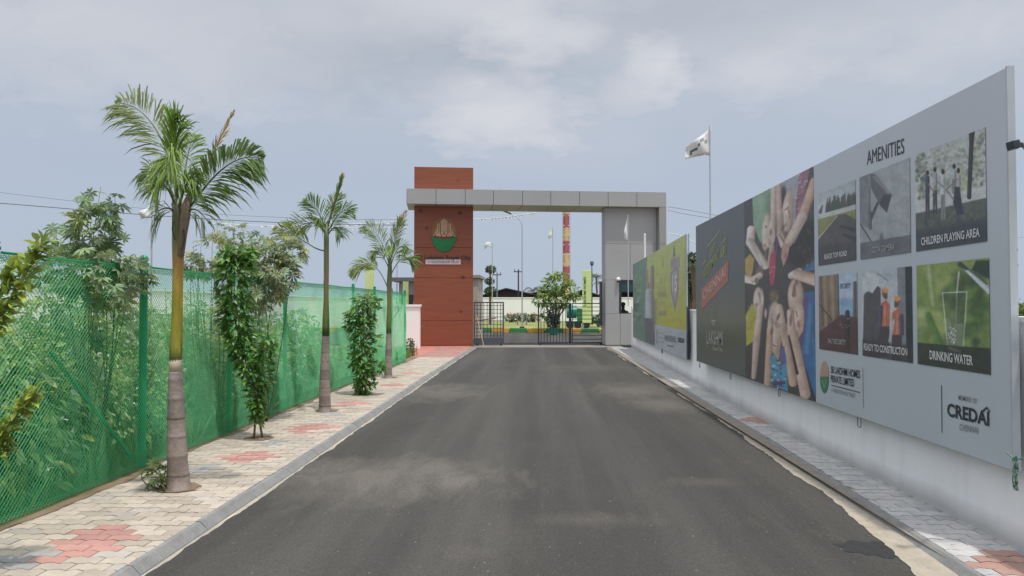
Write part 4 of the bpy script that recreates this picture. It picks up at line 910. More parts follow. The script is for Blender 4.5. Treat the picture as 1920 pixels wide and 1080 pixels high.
def p_con(c):
    c.grad(500, 620, (150, 160, 168), (168, 172, 174)); c.ell(1632, 528, 16, 18, (172, 178, 184), 0, 8); c.cap(1645, 512, 1664, 526, .8, .8, (90, 96, 104), 1)
    c.poly([(1617, 680), (1620, 552), (1627, 546), (1636, 550), (1645, 536), (1651, 540), (1652, 600), (1650, 680)], (74, 74, 80), 2); c.poly([(1682, 495), (1715, 495), (1715, 690), (1690, 680), (1684, 600)], (112, 118, 126), 1.5); c.poly([(1697, 495), (1715, 495), (1715, 690), (1700, 690)], (44, 54, 58), 1.5)
    c.speck(1709, 535, 2, 28, 12, [(90, 100, 104)], .5, 1, 1, .7)
    for x, y, s in ((1659, 550, 1), (1682, 566, -1)):
        c.ell(x, y, 5.4, 7.5, (124, 84, 62), 0, 1.6); c.ell(x, y - 6, 6, 5, (200, 128, 78), 0, 1.6); c.ell(x + s * 1.5, y + 6, 4, 5, (92, 70, 62), 0, 2); c.poly([(x - 9, y + 20), (x + 2, y + 12), (x + 10, y + 22), (x + 9, y + 66), (x - 10, y + 66)], (176, 92, 72), 2)
        c.cap(x - s * 8, y + 26, x - s * 9, y + 60, 4, 3.4, (74, 70, 92), 2); c.cap(x, y + 24, x, y + 60, 1.2, 1.2, (190, 170, 150), 1.5, .5)
        c.poly([(x - 10, y + 62), (x + 9, y + 62), (x + 9, y + 120), (x - 10, y + 120)], (70, 62, 66), 2)
    c.cap(1668, 640, 1676, 600, 2.6, 2, (150, 156, 162), 2)
    c.poly([(1610, 636), (1720, 650), (1720, 700), (1610, 690)], (62, 58, 62), 8, .85)
    c.tex(.05); gm = c.rgb.mean(1, keepdims=True); c.rgb = c.rgb * .80 + gm * .20
BP.sheet('printed_photo', pu(1617), pu(1711), *ZB, 130, 130, p_con, BB, off=.008, k=1.35)
def p_water(c):
    c.grad(490, 690, (128, 150, 60), (96, 130, 56)); c.speck(1750, 580, 40, 80, 50, [(150, 168, 70), (110, 146, 56), (168, 178, 110), (90, 126, 60)], 5, 16, 9, .5); c.speck(1815, 580, 36, 80, 50, [(60, 96, 52), (90, 136, 48), (124, 156, 64), (50, 74, 50)], 5, 16, 9, .6)
    c.cap(1740, 590, 1766, 655, 5, 8, (66, 120, 50), 5, .7); c.cap(1800, 520, 1800, 600, 8, 8, (66, 84, 56), 7, .6); c.cap(1742, 500, 1750, 570, 4, 5, (160, 174, 116), 5, .5)
    c.poly([(1830, 488), (1858, 488), (1858, 525), (1822, 506)], (48, 72, 58), 3)
    c.cap(1806, 500, 1856, 545, 3, 7, (160, 170, 172), 1.5); c.cap(1812, 502, 1850, 532, 1, 2, (70, 86, 84), 1.5); c.cap(1800, 496, 1812, 504, 5, 3, (60, 70, 76), 1.5)
    c.cap(1798, 510, 1793, 560, 1.8, 1.4, (170, 180, 160), 1.5, .8); c.cap(1794, 560, 1790, 640, 1.4, 2.2, (150, 164, 140), 1.5, .7)
    c.poly([(1769, 550), (1813, 549), (1806, 648), (1777, 648)], (80, 104, 70), 1.2, .45)
    for a in ((1767, 549, 1777, 650), (1813, 547, 1806, 650)): c.cap(*a, 1.1, 1.1, (176, 188, 172), 1, .8)
    c.cap(1768, 549, 1812, 547, 1., 1., (184, 194, 178), 1, .8); c.cap(1778, 650, 1806, 650, 1.2, 1.2, (170, 180, 170), 1, .8)
    c.poly([(1774, 610), (1810, 606), (1806, 648), (1777, 648)], (120, 136, 104), 2, .7); c.speck(1784, 628, 9, 18, 36, [(190, 198, 188), (70, 84, 66)], .7, 1.8, 1, .8)
    c.poly([(1715, 642), (1866, 654), (1866, 710), (1715, 700)], (54, 60, 56), 2, .95); c.cap(1780, 652, 1800, 660, 3, 2, (90, 98, 92), 3, .7)
    c.tex(.05); gm = c.rgb.mean(1, keepdims=True); c.rgb = c.rgb * .62 + gm * .38
BP.sheet('printed_photo', pu(1720), pu(1856.5), *ZB, 170, 150, p_water, BB, off=.008, k=1.35)
BP.text('AMENITIES', 1627, 309, 1697, 287, 26, TX, 'lettering', BB, .008, .0)
BP.text('BLACK TOP ROAD', 1548, 486, 1590, 479, 9, LT, 'lettering', BB, .011, .02); BP.text('CCTV CAMERA', 1637, 474, 1680, 468, 11, LTD, 'lettering', BB, .011, .02)
BP.text('CHILDREN PLAYING AREA', 1730, 460, 1840, 443, 14, LT, 'lettering', BB, .011, .02); BP.text('24x7 SECURITY', 1554, 643, 1588, 647, 9, LTD, 'lettering', BB, .011, .02)
BP.text('READY TO CONSTRUCTION', 1622, 656, 1704, 667, 12.5, LT, 'lettering', BB, .011, .02); BP.text('DRINKING WATER', 1746, 673, 1827, 685, 16, LT, 'lettering', BB, .011, .02)
BP.text('SB LAKSHMI HOMES', 1559, 699, 1614, 709, 13, TX, 'lettering', BB, .008, .014); BP.text('PRIVATE LIMITED', 1559, 716, 1603, 725, 13, TX, 'lettering', BB, .008, .014); BP.text('A TRADITION OF TRUST', 1560, 734, 1605, 746, 7, TXG, 'lettering', BB, .008, .01)
for q_ in (((1560, 722), (1614, 736), .008), ((1619.5, 690), (1620, 765), .006), ((1767, 722), (1768, 811), .008)): m = MB(); pbar(m, BP, *q_); m.build('rule_line', TX, BB)
def oval(mb, pl, cx, cy, rx, ry, a0, a1, off, n=20):
    pts = []
    for i in range(n + 1): a = R(a0 + (a1 - a0) * i / n); pts.append((cx + rx * math.cos(a), cy - ry * math.sin(a)))
    pl.polypx(mb, pts, off)
m = MB(); oval(m, BP, 1547, 706, 8.3, 29, 0, 180, .008); eo = m.build('emblem', mat('print_tan', S(140, 112, 96, 1.8), rough=.5), BB)
m = MB(); oval(m, BP, 1547, 707, 8.3, 30, 180, 360, .008); m.build('emblem_leaf', mat('print_green', S(44, 96, 66, 1.7), rough=.5), eo)
m = MB(); pbar(m, BP, (1543, 712), (1547.5, 728), .012, .010); pbar(m, BP, (1551, 712), (1547.5, 728), .012, .010); pbar(m, BP, (1547, 690), (1547, 708), .012, .01); pbar(m, BP, (1543, 694), (1543, 708), .012, .01); pbar(m, BP, (1551, 694), (1551, 708), .012, .01); m.build('emblem_veins', LTD, eo)
BP.text('MEMBER OF', 1799, 749, 1834, 757, 9, TXG, 'lettering', BB, .008, .006); BP.text('CREDAI', 1778, 779, 1857, 798, 23, TX, 'lettering', BB, .008, .03); BP.text('CHENNAI', 1801, 806, 1836, 813, 12, TXG, 'lettering', BB, .008, .006)
m = MB(); pbar(m, BP, (1845, 771), (1852, 764), .012); pbar(m, BP, (1852, 764), (1858, 772), .012); m.build('roof_mark', TX, BB)
# clips and rag below the board
CL = mat('dark_green_rag', S(44, 112, 84, .9), rough=.9, var=.25, vs=20, two=S(200, 206, 204, .9), twos=28)
def clip(px, py, h, w, label):
    c = BP.pt(*BP.uv(px, py), -.02); m = MB(); m.tube([(c.x, c.y - w, c.z), (c.x, c.y - w, c.z - h), (c.x, c.y - w * .6, c.z - h - .012), (c.x, c.y + w * .6, c.z - h - .012), (c.x, c.y + w, c.z - h), (c.x, c.y + w, c.z)], .0045, 6)
    tag(m.build('clamp', mat('galvanised', S(110, 136, 142, .8), rough=.5, metal=.4)), label, 'clamp')
clip(1607, 778, .10, .035, 'small steel U clamp hanging below the amenities half of the billboard'); clip(1458, 728, .09, .03, 'small steel clamp hanging under the printed children photo'); clip(1367, 700, .08, .03, 'small steel clamp under the dark end of the billboard'); clip(1310, 680, .08, .03, 'small steel clamp at the far lower corner of the long billboard')
m = MB(); q = at(1903, 862, 4.62)
for i in range(5): m.tube([q + Vector((rr.uniform(-.02, .02), rr.uniform(-.01, .01), -.042 * j * (.7 + .1 * i) + (.02 if j == 0 else 0))) for j in range(5)], .0035 + .002 * (i % 2), 5)
m.add([q + Vector((-.014, 0, -.05)), q + Vector((.012, .01, -.06)), q + Vector((.01, -.012, -.13)), q + Vector((.017, .01, -.19)), q + Vector((-.012, 0, -.18)), q + Vector((-.012, .012, -.12))], [(0, 1, 2, 5), (5, 2, 3, 4)])
m.tube([q + Vector((0, .08, .03)), q, q + Vector((.05, -.04, .02)), q + Vector((.09, -.08, .05))], .005, 5)
tag(m.build('rag', CL), 'green and white rag knotted at the near lower corner of the long billboard', 'rag')
# floodlight on arm
POLEG = mat('arm_grey', S(120, 126, 132, .8), rough=.5)
fl = thing('floodlight', 'dark floodlight on a grey arm poking out past the near end of the billboard', 'floodlight', (3.45, 4.5, 0))
fc = at(1900, 272, 4.5); m = MB(); m.obox(fc, (.045, .07, .05), Matrix.Rotation(R(-12), 3, 'Y')); m.obox(fc + Vector((.03, 0, 0)), (.02, .04, .03)); m.build('lamp_head', mat('lamp_dark', S(52, 58, 66, .9), rough=.5), fl, bevel=.006)
m = MB(); m.obox(fc + Vector((-.005, 0, -.029)), (.036, .055, .004), Matrix.Rotation(R(-12), 3, 'Y')); m.build('lens', mat('lamp_lens', S(150, 156, 160), rough=.2), fl)
m = MB(); m.tube([fc + Vector((.05, 0, 0)), Vector((3.45, 4.5, fc.z + .0))], .016, 8); m.build('arm', POLEG, fl); m = MB(); m.tube([(3.45, 4.5, -.05), (3.45, 4.5, fc.z + .06)], .03, 8); m.build('post', ALU, fl)
m = MB(); m.tube([fc + Vector((.05, 0, -.01)), fc + Vector((.12, .04, -.06)), fc + Vector((.3, .0, -.02))], .003, 5); m.build('cable', BLK, fl)

# yellow billboard
YA = Vector((3.08, 16.0, 1.6)); YB = Vector((3.40, 27.3, 1.6))
YP = Plane(YB, YA - YB); ulen = (YA - YB).length
a = YP.uv(1187, 560)[0]; b = YP.uv(1286.5, 560)[0]
YBD = thing('billboard', 'yellow and green advertising billboard with a shield badge near the gateway', 'billboard', (3.15, 21, 0))
yz0, yz1 = .5, 3.12
m = MB(); n_ = YP.n
for (u0, u1, z0, z1, o0, o1, nm, mt) in ((a, b, yz0, yz1, -.003, -.035, 'panel', ALU),):
    P = [YP.pt(u, z, o) for o in (o0, o1) for u, z in ((u0, z0), (u1, z0), (u1, z1), (u0, z1))]
    m.add(P, [(0, 1, 2, 3), (4, 7, 6, 5), (0, 4, 5, 1), (1, 5, 6, 2), (2, 6, 7, 3), (3, 7, 4, 0)]); m.build(nm, mt, YBD)
m = MB(); m.bar(YP.pt(b + .09, .5, -.03), YP.pt(b + .09, 1.6, -.03), .05); m.build('edge_post', BLK, YBD)
m = MB(); m.bar(YP.pt(b + .07, 1.61, -.05), YP.pt(b + .07, yz1, -.05), .012); m.build('edge_rod', BLK, YBD)
for uu in np.linspace(a + .4, b - .3, 5): m = MB(); m.bar(YP.pt(uu, yz0 - .0, -.055), YP.pt(uu, yz1 - .05, -.055), .035); m.build('support_post', BLK, YBD)
m = MB(); m.bar(YP.pt(b - .4, 2.67, -.09), YP.pt(b + 1.6, 2.67, -.09), .035); m.build('cross_rail', BLK, YBD)
def p_yel(c):
    c.grad(440, 640, (150, 158, 100), (146, 146, 66)); c.ell(1255, 600, 50, 18, (158, 156, 62), 0, 14, .5)
    c.poly([(1180, 480), (1214, 470), (1211, 560), (1213, 660), (1180, 650)], (86, 112, 100), 1.2); c.poly([(1195, 570), (1232, 560), (1232, 665), (1195, 655)], (90, 110, 100), 6, .5)
    c.speck(1196, 535, 7, 26, 40, [(96, 128, 80), (70, 96, 78), (116, 144, 80)], 1.5, 4, 2, .7); c.speck(1193, 590, 8, 26, 30, [(70, 94, 84), (120, 136, 128), (60, 84, 74)], 1.5, 4, 2, .6)
    # figure
    c.cap(1223, 500, 1223, 540, 2.6, 3.4, (110, 102, 98), 1.5); c.ell(1216, 536, 3.4, 7, (122, 104, 98), 0, 1.5); c.cap(1216, 548, 1217, 600, 6, 8, (142, 146, 148), 1.5); c.cap(1213, 505, 1214, 535, 1.6, 2, (130, 112, 104), 1.2); c.poly([(1208, 596), (1228, 598), (1232, 646), (1222, 648), (1210, 640)], (84, 88, 92), 1.5)
    c.cap(1224, 545, 1227, 620, 2, 2.4, (112, 106, 104), 1.2)
    # shield
    c.poly([(1258, 486), (1275, 481), (1275, 502), (1258, 505)], (132, 120, 122), 1); c.poly([(1257, 512), (1266, 500), (1273, 505), (1273, 540), (1266, 586), (1258, 548)], (118, 108, 118), 1.2); c.poly([(1259, 515), (1266, 506), (1271, 510), (1271, 540), (1266, 570), (1260, 545)], (140, 132, 138), 1.5); c.cap(1264, 462, 1264, 480, .8, 1.6, (80, 84, 72), 1)
    for x0, x1, y in ((1234, 1249, 553), (1235, 1248, 570), (1235, 1249, 588)): c.poly([(x0, y - 5), (x1, y - 6), (x1, y + 4), (x0, y + 4)], (132, 124, 88) if y != 570 else (140, 140, 80), 1)
    c.cap(1243, 480, 1243, 500, .5, 1.4, (120, 132, 70), 1)
    c.poly([(1228, 608), (1300, 622), (1300, 690), (1228, 670)], (146, 152, 157), 1.2)
    c.cap(1232, 618, 1232, 644, 1, 1, (110, 116, 120), 1)
    for y in (624, 632, 641): c.cap(1235, y, 1244, y + 1.5, 1.2, 1.2, (128, 136, 138), 1.2)
    c.cap(1252, 648, 1262, 650, 1.3, 1.3, (90, 96, 104), 1.2)
    c.tex(.03)
YP.sheet('printed_sheet', a, b, yz0, yz1, 160, 200, p_yel, YBD, off=.002, k=1.45)
YP.text('15', 1261, 545, 1270.5, 546, 28, LT, 'lettering', YBD, .008, .03)
YP.text('42424242', 1246, 638, 1268, 642, 10, TXG, 'lettering', YBD, .008, .03); YP.text('CREDAI', 1271, 641, 1283, 643, 8, TX, 'lettering', YBD, .008, .03); YP.text('AT', 1236, 545, 1248, 545, 28, mat('print_olive', S(166, 166, 110, 1.4), rough=.5), 'lettering', YBD, .008, .0)
for px, lb_ in ((1240, 'small steel clip under the middle of the yellow billboard'),):
    c = YP.pt(*YP.uv(px, 650), -.02); m = MB(); m.box(c.x - .01, c.x + .01, c.y - .03, c.y + .03, yz0 - .12, yz0); tag(m.build('clamp', BLK), lb_, 'clamp')

# ================================================================== FLAGS
FW = mat('flag_cloth', (.78, .79, .8, 1), rough=.8, var=.05, attr=True, trans=.3)
def flag(px, ytop, ybase, Y, zbase, outline, label, pole_r=.014, text=False, cat='flag', group='white flags on thin poles', amp=.05):
    X = at(px, 575, Y).x
    zt = at(px, ytop, Y).z
    t = thing('flag', label, cat, (X, Y, zbase if zbase is not None else 0), group=group)
    m = MB(); m.tube([(X, Y, zbase), (X, Y, zt)], [pole_r * 1.3, pole_r], 8); m.build('pole', ALU, t)
    # outline: list of (top(px,py), bottom(px,py)) pairs going from the pole outward
    n = len(outline); rows = 7; vs = []; fs = []; cols = []
    ts = np.linspace(0, n - 1, 4 * (n - 1) + 1)
    grid = []
    for tt in ts:
        i = min(int(tt), n - 2); f = tt - i; A = [outline[i][0][k] * (1 - f) + outline[i + 1][0][k] * f for k in (0, 1)]; B = [outline[i][1][k] * (1 - f) + outline[i + 1][1][k] * f for k in (0, 1)]
        row = []
        for j in range(rows):
            q = j / (rows - 1); p = at(A[0] * (1 - q) + B[0] * q, A[1] * (1 - q) + B[1] * q, Y)
            row.append(p + Vector((0, amp * math.sin(tt * 2.3 + q * 3.2) * min(tt, 1), 0)))
        grid.append(row)
    for r_ in grid: vs += r_
    for i in range(len(grid) - 1):
        for j in range(rows - 1): fs.append((i * rows + j, (i + 1) * rows + j, (i + 1) * rows + j + 1, i * rows + j + 1))
    m = MB(); m.add(vs, fs)
    if text:
        gi = len(grid)
        for k, q in enumerate(fs):
            i, j = k // (rows - 1), k % (rows - 1)
            c = (1, 1, 1)
            if (i, j) in ((8, 3), (9, 3), (9, 4), (7, 3), (6, 2)): c = (.25, .3, .28)
            if (i, j) in ((5, 1), (4, 1), (3, 2), (2, 2)): c = (.5, .53, .52)
            m.c[k] = c
    fo = m.build('cloth', FW, t, smooth=True); so_ = fo.modifiers.new('thick', 'SOLIDIFY'); so_.thickness = .003
    return t
flag(1333, 237, 0, 16.2, 0.0, [((1333, 238), (1332, 292)), ((1319, 251), (1322, 291)), ((1304, 262), (1303, 293)), ((1287, 274), (1284, 299))], 'large white flag with dark print blowing above the long billboard', .016, True, group=None or 'white flags on thin poles')
flag(1178, 402, 0, 28.4, 1.62, [((1177.5, 402), (1177, 450)), ((1174, 418), (1175, 455)), ((1169, 436), (1170, 448))], 'limp white flag on a pole in front of the grey cabin wall', .016)
flag(923, 455, 0, 60, 0, [((923, 455), (923, 466)), ((914, 453), (915, 461)), ((908, 459), (909, 468))], 'small white flag behind the gateway close to the red pillar', .03)
flag(1036.5, 427, 0, 58, 0, [((1036.5, 427), (1036.5, 443)), ((1032, 433), (1032, 445)), ((1028, 441), (1029, 449))], 'small white flag seen through the gateway above the round leafy tree', .028)
flag(283, 384, 0, 15, 0, [((283, 384), (284, 408)), ((274, 390), (274, 409)), ((262, 398), (262, 410))], 'white flag half hidden beside the tallest palm trunk', .016)
flag(744, 402, 0, 33, 0, [((744, 402), (744, 414)), ((750, 405), (752, 420)), ((758, 412), (758, 425))], 'white and pink flag behind the farthest palm', .018)
m = MB(); X = at(1206, 575, 24).x + .06; m.tube([(X, 24, 1.5), (X, 24, at(1206, 440, 24).z)], .03, 8); m.ball((X, 24, at(1206, 440, 24).z), .035); tag(m.build('pole', mat('pole_white', (.75, .75, .76, 1), rough=.5)), 'short bare white pole rising behind the yellow billboard', 'pole')

# ================================================================== FENCE
FX = -3.80
GF = mat('green_pvc_wire', S(46, 176, 112, .98), rough=.5, var=.15, vs=3)
GPST = mat('green_painted_post', S(16, 158, 104, .85), rough=.45, var=.15, vs=5)
FN = thing('chain_link_fence', 'green chain link fence along the left pavement with ball topped green posts', 'fence', (FX, 12, 0))
posts = [3.1, 5.1, 7.08, 9.1, 11.1, 13.2, 15.2, 17.2, 19.2, 21.1]
for y in posts:
    big = abs(y - 7.08) < .1
    m = MB(); r = .036 if big else .028; m.tube([(FX - .02, y, .0), (FX - .02, y, 2.0)], r, 12); po = m.build('fence_post', GPST, FN, smooth=False)
    m = MB(); m.tube([(FX - .02, y, 2.002), (FX - .02, y, 2.025)], r * 1.3, 12); m.ball((FX - .02, y, 2.025 + r * .95), r * 1.12, 12, 8); m.build('finial', GPST, po, smooth=True)
# mesh: two families of straight diagonal wires, clipped to the panel
def mesh_panel(y0, y1, z0, z1, pitch, r, name, mt):
    mb = MB(); H = z1 - z0; Wd = y1 - y0
    for s in (1, -1):
        k = 0
        c = -H
        while c < Wd:
            # line y = y0 + c + s' t ; param t in z
            ta = max(0, -c); tb = min(H, Wd - c)
            if tb > ta + .01:
                nseg = 4; L0 = len(mb.v); prev = None; sgn = 1 if s == 1 else -1; q2 = r * .707
                for k_ in range(nseg + 1):
                    tt = ta + (tb - ta) * k_ / nseg; yy = y0 + c + tt; zz = (z0 + tt) if s == 1 else (z1 - tt)
                    x = FX + .02 + s * r * .9 + .010 * math.sin(yy * 2.1 + 1.7 * zz) * math.sin(math.pi * (zz - z0) / H) + .004 * math.sin(yy * 7 + zz * 5)
                    nn = (-sgn * q2, q2)
                    ring = [(x + r, yy + nn[0] * .55, zz + nn[1] * .55), (x + r, yy - nn[0] * .55, zz - nn[1] * .55), (x - r * .6, yy - nn[0], zz - nn[1]), (x - r * .6, yy + nn[0], zz + nn[1])]
                    if prev: mb.add(prev + ring, [(0, 4, 5, 1), (1, 5, 6, 2), (3, 7, 4, 0), (2, 6, 7, 3)])
                    prev = ring
            c += pitch
    return mb.build(name, mt, FN)
for i in range(len(posts) - 1):
    y0, y1 = posts[i], posts[i + 1]
    mesh_panel(y0, y1, .07, 1.975, .043, .0017 if i < 4 else .0018, 'mesh_panel', GF)
    m = MB(); m.tube([(FX + .0, y0 + .04, 1.985), (FX, (y0+y1)/2, 1.975), (FX, y1 - .04, 1.985)], .009, 6); m.build('top_wire', GPST, FN)
    m = MB(); m.tube([(FX, y0 + .04, .1), (FX, y1 - .04, .1)], .007, 6); m.build('bottom_wire', GPST, FN)
# denser shade netting: hems and second layer
def net(y0, y1, z0, z1, p, w, x, name):
    mb = MB(); z = z0
    while z < z1: mb.add([(x, y0, z), (x, y1, z + .01), (x, y1, z + w + .01), (x, y0, z + w)], [(0, 1, 2, 3)]); z += p
    y = y0
    while y < y1: mb.add([(x - .001, y, z0), (x - .001, y + w, z0), (x - .001, y + w, z1), (x - .001, y, z1)], [(0, 1, 2, 3)]); y += p * 1.4
    return mb.build(name, mat('shade_net', S(64, 164, 108, .85), rough=.7, trans=.35, var=.2, vs=2), FN)
net(3.1, 21.1, .03, .24, .014, .0028, FX + .045, 'net_hem'); net(3.1, 21.1, 1.92, 1.985, .012, .004, FX + .03, 'net_hem')
net(13.2, 21.1, .33, 1.9, .018, .0020, FX - .03, 'shade_net')
m = MB(); m.tube([(FX - .05, 5.75, 1.25), (FX - .05, 7.02, .12)], .014, 8); m.build('brace', GPST, FN)
m = MB(); m.tube([(FX - .05, 19.25, 1.2), (FX - .05, 21.05, 1.7)], .012, 8); m.build('brace', GPST, FN)

# ================================================================== PALMS
def bez(P, n):
    P = [Vector(p) for p in P]; out = []
    for i in range(n + 1):
        t = i / n; Q = list(P)
        while len(Q) > 1: Q = [Q[j].lerp(Q[j + 1], t) for j in range(len(Q) - 1)]
        out.append(Q[0])
    return out
def frond(name, parent, ctrl, n, L, nrm, base=(.10, .17, .05), droop=.25, w=.02, lean=.55, dead=False, up_bias=0., rag=.12, start=.12, mt=None, rw=.012, sides=(1, -1), seed=0):
    r = random.Random(seed or hash(name + str(n)) % 1000); mb = MB(); pts = bez(ctrl, 40); nrm = Vector(nrm).normalized()
    k = [rw * (1 - .8 * i / 40) for i in range(41)]; rc = (base[0] * 1.6, base[1] * 1.25, base[2] * 1.2)
    mb.tube(pts, k, 5, True, rc)
    n = int(n * 1.6); w = w * 1.05; base = (base[0] * 1.65, base[1] * 1.55, base[2] * 1.3)
    for i in range(n):
        t = start + (1 - start) * (i / (n - 1)); q = t * 40; j = min(int(q), 39); p = pts[j].lerp(pts[j + 1], q - j); T = (pts[j + 1] - pts[j]).normalized()
        prof = math.sin(math.pi * min(1, (t - start) / (1 - start) * .82 + .2)) ** .7
        for s in sides:
            if r.random() < rag: continue
            ll_ = L * prof * r.uniform(.8, 1.12) * (.9 if dead else 1); sd = T.cross(nrm) * s
            ln_ = lean + .5 * t + r.gauss(0, .09)
            d = (sd * math.cos(ln_) + T * math.sin(ln_) + nrm * r.gauss(0.05, .28) + Vector((0, 0, up_bias + r.gauss(0, .08)))).normalized()
            a = p; b = p + d * ll_ * .45 + Vector((0, 0, -droop * ll_ * .10)); c = p + d * ll_ * .78 + Vector((0, 0, -droop * ll_ * .42)); e = p + d * ll_ * .98 + Vector((0, 0, -droop * ll_ * .95))
            wd = d.cross(nrm + Vector((r.gauss(0, .5), r.gauss(0, .5), r.gauss(0, .5)))).normalized() * w * .5
            kk = r.uniform(.65, 1.35); yl = r.random() < .12; cc = (base[0] * kk * (1.3 if yl else 1), base[1] * kk * (1.15 if yl else 1), base[2] * kk)
            fold = d.cross(wd).normalized() * w * .22
            mb.add([a, b - wd + fold, b, b + wd + fold, c - wd * .8 + fold * .7, c, c + wd * .8 + fold * .7, e], [(0, 1, 2), (0, 2, 3), (1, 4, 5, 2), (2, 5, 6, 3), (4, 7, 5), (5, 7, 6)], cc)
    return mb.build(name, mt or LEAFM, parent)
def bandmat(name, stops, z0, z1, rough=.5, bump=0):
    m = bpy.data.materials.new(name); m.use_nodes = True; t = m.node_tree; L = t.links.new; b = t.nodes['Principled BSDF']
    tc = N(t, 'ShaderNodeTexCoord'); sp = N(t, 'ShaderNodeSeparateXYZ'); L(tc.outputs['Object'], sp.inputs[0])
    mr = N(t, 'ShaderNodeMapRange'); mr.inputs['From Min'].default_value = z0; mr.inputs['From Max'].default_value = z1
    nz_ = N(t, 'ShaderNodeTexNoise'); nz_.inputs['Scale'].default_value = 9; nz_.inputs['Detail'].default_value = 6
    mp = N(t, 'ShaderNodeMapping'); mp.inputs['Scale'].default_value = (3, 3, .6); L(tc.outputs['Object'], mp.inputs[0]); L(mp.outputs[0], nz_.inputs['Vector'])
    L(math_n(t, 'ADD', sp.outputs[2], math_n(t, 'MULTIPLY', math_n(t, 'SUBTRACT', nz_.outputs['Fac'], .5), .22 * (z1 - z0))), mr.inputs['Value'])
    cr = N(t, 'ShaderNodeValToRGB'); L(mr.outputs[0], cr.inputs[0]); el = cr.color_ramp.elements
    el[0].position = stops[0][0]; el[0].color = stops[0][1]; el[1].position = stops[-1][0]; el[1].color = stops[-1][1]
    for p, c in stops[1:-1]: e = el.new(p); e.color = c
    mr2 = N(t, 'ShaderNodeMapRange'); mr2.inputs['From Min'].default_value = .3; mr2.inputs['From Max'].default_value = .7; mr2.inputs['To Min'].default_value = .75; mr2.inputs['To Max'].default_value = 1.2; L(nz_.outputs['Fac'], mr2.inputs['Value'])
    cm = N(t, 'ShaderNodeCombineXYZ')
    for i in range(3): L(mr2.outputs[0], cm.inputs[i])
    L(mixc(t, 1., cr.outputs[0], cm.outputs[0], 'MULTIPLY'), b.inputs['Base Color']); b.inputs['Roughness'].default_value = rough
    return m
TRUNKM = mat('palm_trunk', S(158, 142, 134, .75), rough=.9, var=.2, vs=7, bump=.6, bs=35, two=S(176, 166, 158, .75), twos=5, fine=.1)
def ringmat(name, ring, off):
    m = TRUNKM.copy(); m.name = name; t = m.node_tree; L = t.links.new; b = t.nodes['Principled BSDF']; src = b.inputs['Base Color'].links[0].from_socket
    tc = N(t, 'ShaderNodeTexCoord'); sp = N(t, 'ShaderNodeSeparateXYZ'); L(tc.outputs['Object'], sp.inputs[0]); nz_ = N(t, 'ShaderNodeTexNoise'); nz_.inputs['Scale'].default_value = 6; L(tc.outputs['Object'], nz_.inputs['Vector'])
    z = math_n(t, 'MULTIPLY', math_n(t, 'ADD', math_n(t, 'SUBTRACT', sp.outputs[2], off), math_n(t, 'MULTIPLY', nz_.outputs['Fac'], .02)), 1 / ring)
    fr = math_n(t, 'FRACT', z); fl_ = math_n(t, 'FLOOR', z); wn = N(t, 'ShaderNodeTexWhiteNoise'); wn.noise_dimensions = '1D'; L(fl_, wn.inputs['W'])
    k = math_n(t, 'ADD', .80, math_n(t, 'MULTIPLY', wn.outputs['Value'], .36)); ln_ = math_n(t, 'MULTIPLY', math_n(t, 'SUBTRACT', .14, fr), 12, clamp=True); k = math_n(t, 'SUBTRACT', k, math_n(t, 'MULTIPLY', ln_, .35))
    cm = N(t, 'ShaderNodeCombineXYZ')
    for i in range(3): L(k, cm.inputs[i])
    L(mixc(t, 1., src, cm.outputs[0], 'MULTIPLY'), b.inputs['Base Color']); return m
SHEATH = mat('brown_sheath', S(146, 130, 112, .75), rough=.85, var=.25, vs=9, bump=.5, bs=30)
def trunk(pts, parent, name='trunk', rings=.16, mt=None):
    """pts: list of (x,y,z,r) — rings are real steps in the radius"""
    mb = MB(); P = []; Rr = []
    zt = pts[0][2]; z = zt; k = 0
    zs_ = [p[2] for p in pts]; nxt = zt + rings
    while z < pts[-1][2]:
        x = np.interp(z, zs_, [p[0] for p in pts]); y = np.interp(z, zs_, [p[1] for p in pts]); r = np.interp(z, zs_, [p[3] for p in pts])
        ph = ((z - zt) % rings) / rings; rr_ = r * (1 + (.045 if ph < .12 else -.01))
        P.append((x, y, z)); Rr.append(rr_); z += rings / 8
    p = pts[-1]; P.append((p[0], p[1], p[2])); Rr.append(p[3])
    mb.tube(P, Rr, 14); return mb.build(name, mt or ringmat('palm_trunk_rings', rings, zt - PZ), parent, smooth=True)
VW = Vector((.15, -1, .25))
# --- palm 1
Y1 = 6.6
def A(px, py, dy=0): return at(px, py, Y1 + dy)
b0 = gnd(336, 918, PZ); Y1 = b0.y
P1 = thing('royal_palm', 'tallest young palm with a yellow stem section standing nearest on the pavement', 'palm tree', tuple(b0))
def tp(px, py, hw, Y): p = at(px, py, Y); return (p.x, p.y, p.z, hw * Y / F)
trunk([(b0.x, b0.y, .02, .108)] + [tp(*q, Y1) for q in ((335, 905, 20.5), (333, 870, 18.5), (331, 820, 16.8), (330, 770, 15.2), (329, 730, 13.6), (329, 697, 12.5))], P1)
m = MB(); m.tube([A(329, 700), A(329.5, 672)], [12.2 * Y1 / F, 11 * Y1 / F], 14); m.build('trunk_collar', mat('pale_collar', S(196, 178, 158, .8), rough=.8, var=.15), P1, smooth=True)
z0_, z1_ = A(330, 690).z - b0.z, A(335, 400).z - b0.z
CS = bandmat('crownshaft_one', [(0, S(96, 56, 36, .8)), (.06, S(96, 104, 44, .8)), (.14, S(160, 158, 62, .8)), (.35, S(186, 170, 56, .8)), (.55, S(196, 164, 70, .85)), (.70, S(180, 138, 76, .8)), (.80, S(134, 134, 84, .75)), (1, S(112, 126, 84, .75))], z0_, z1_, .4)
cs = MB()
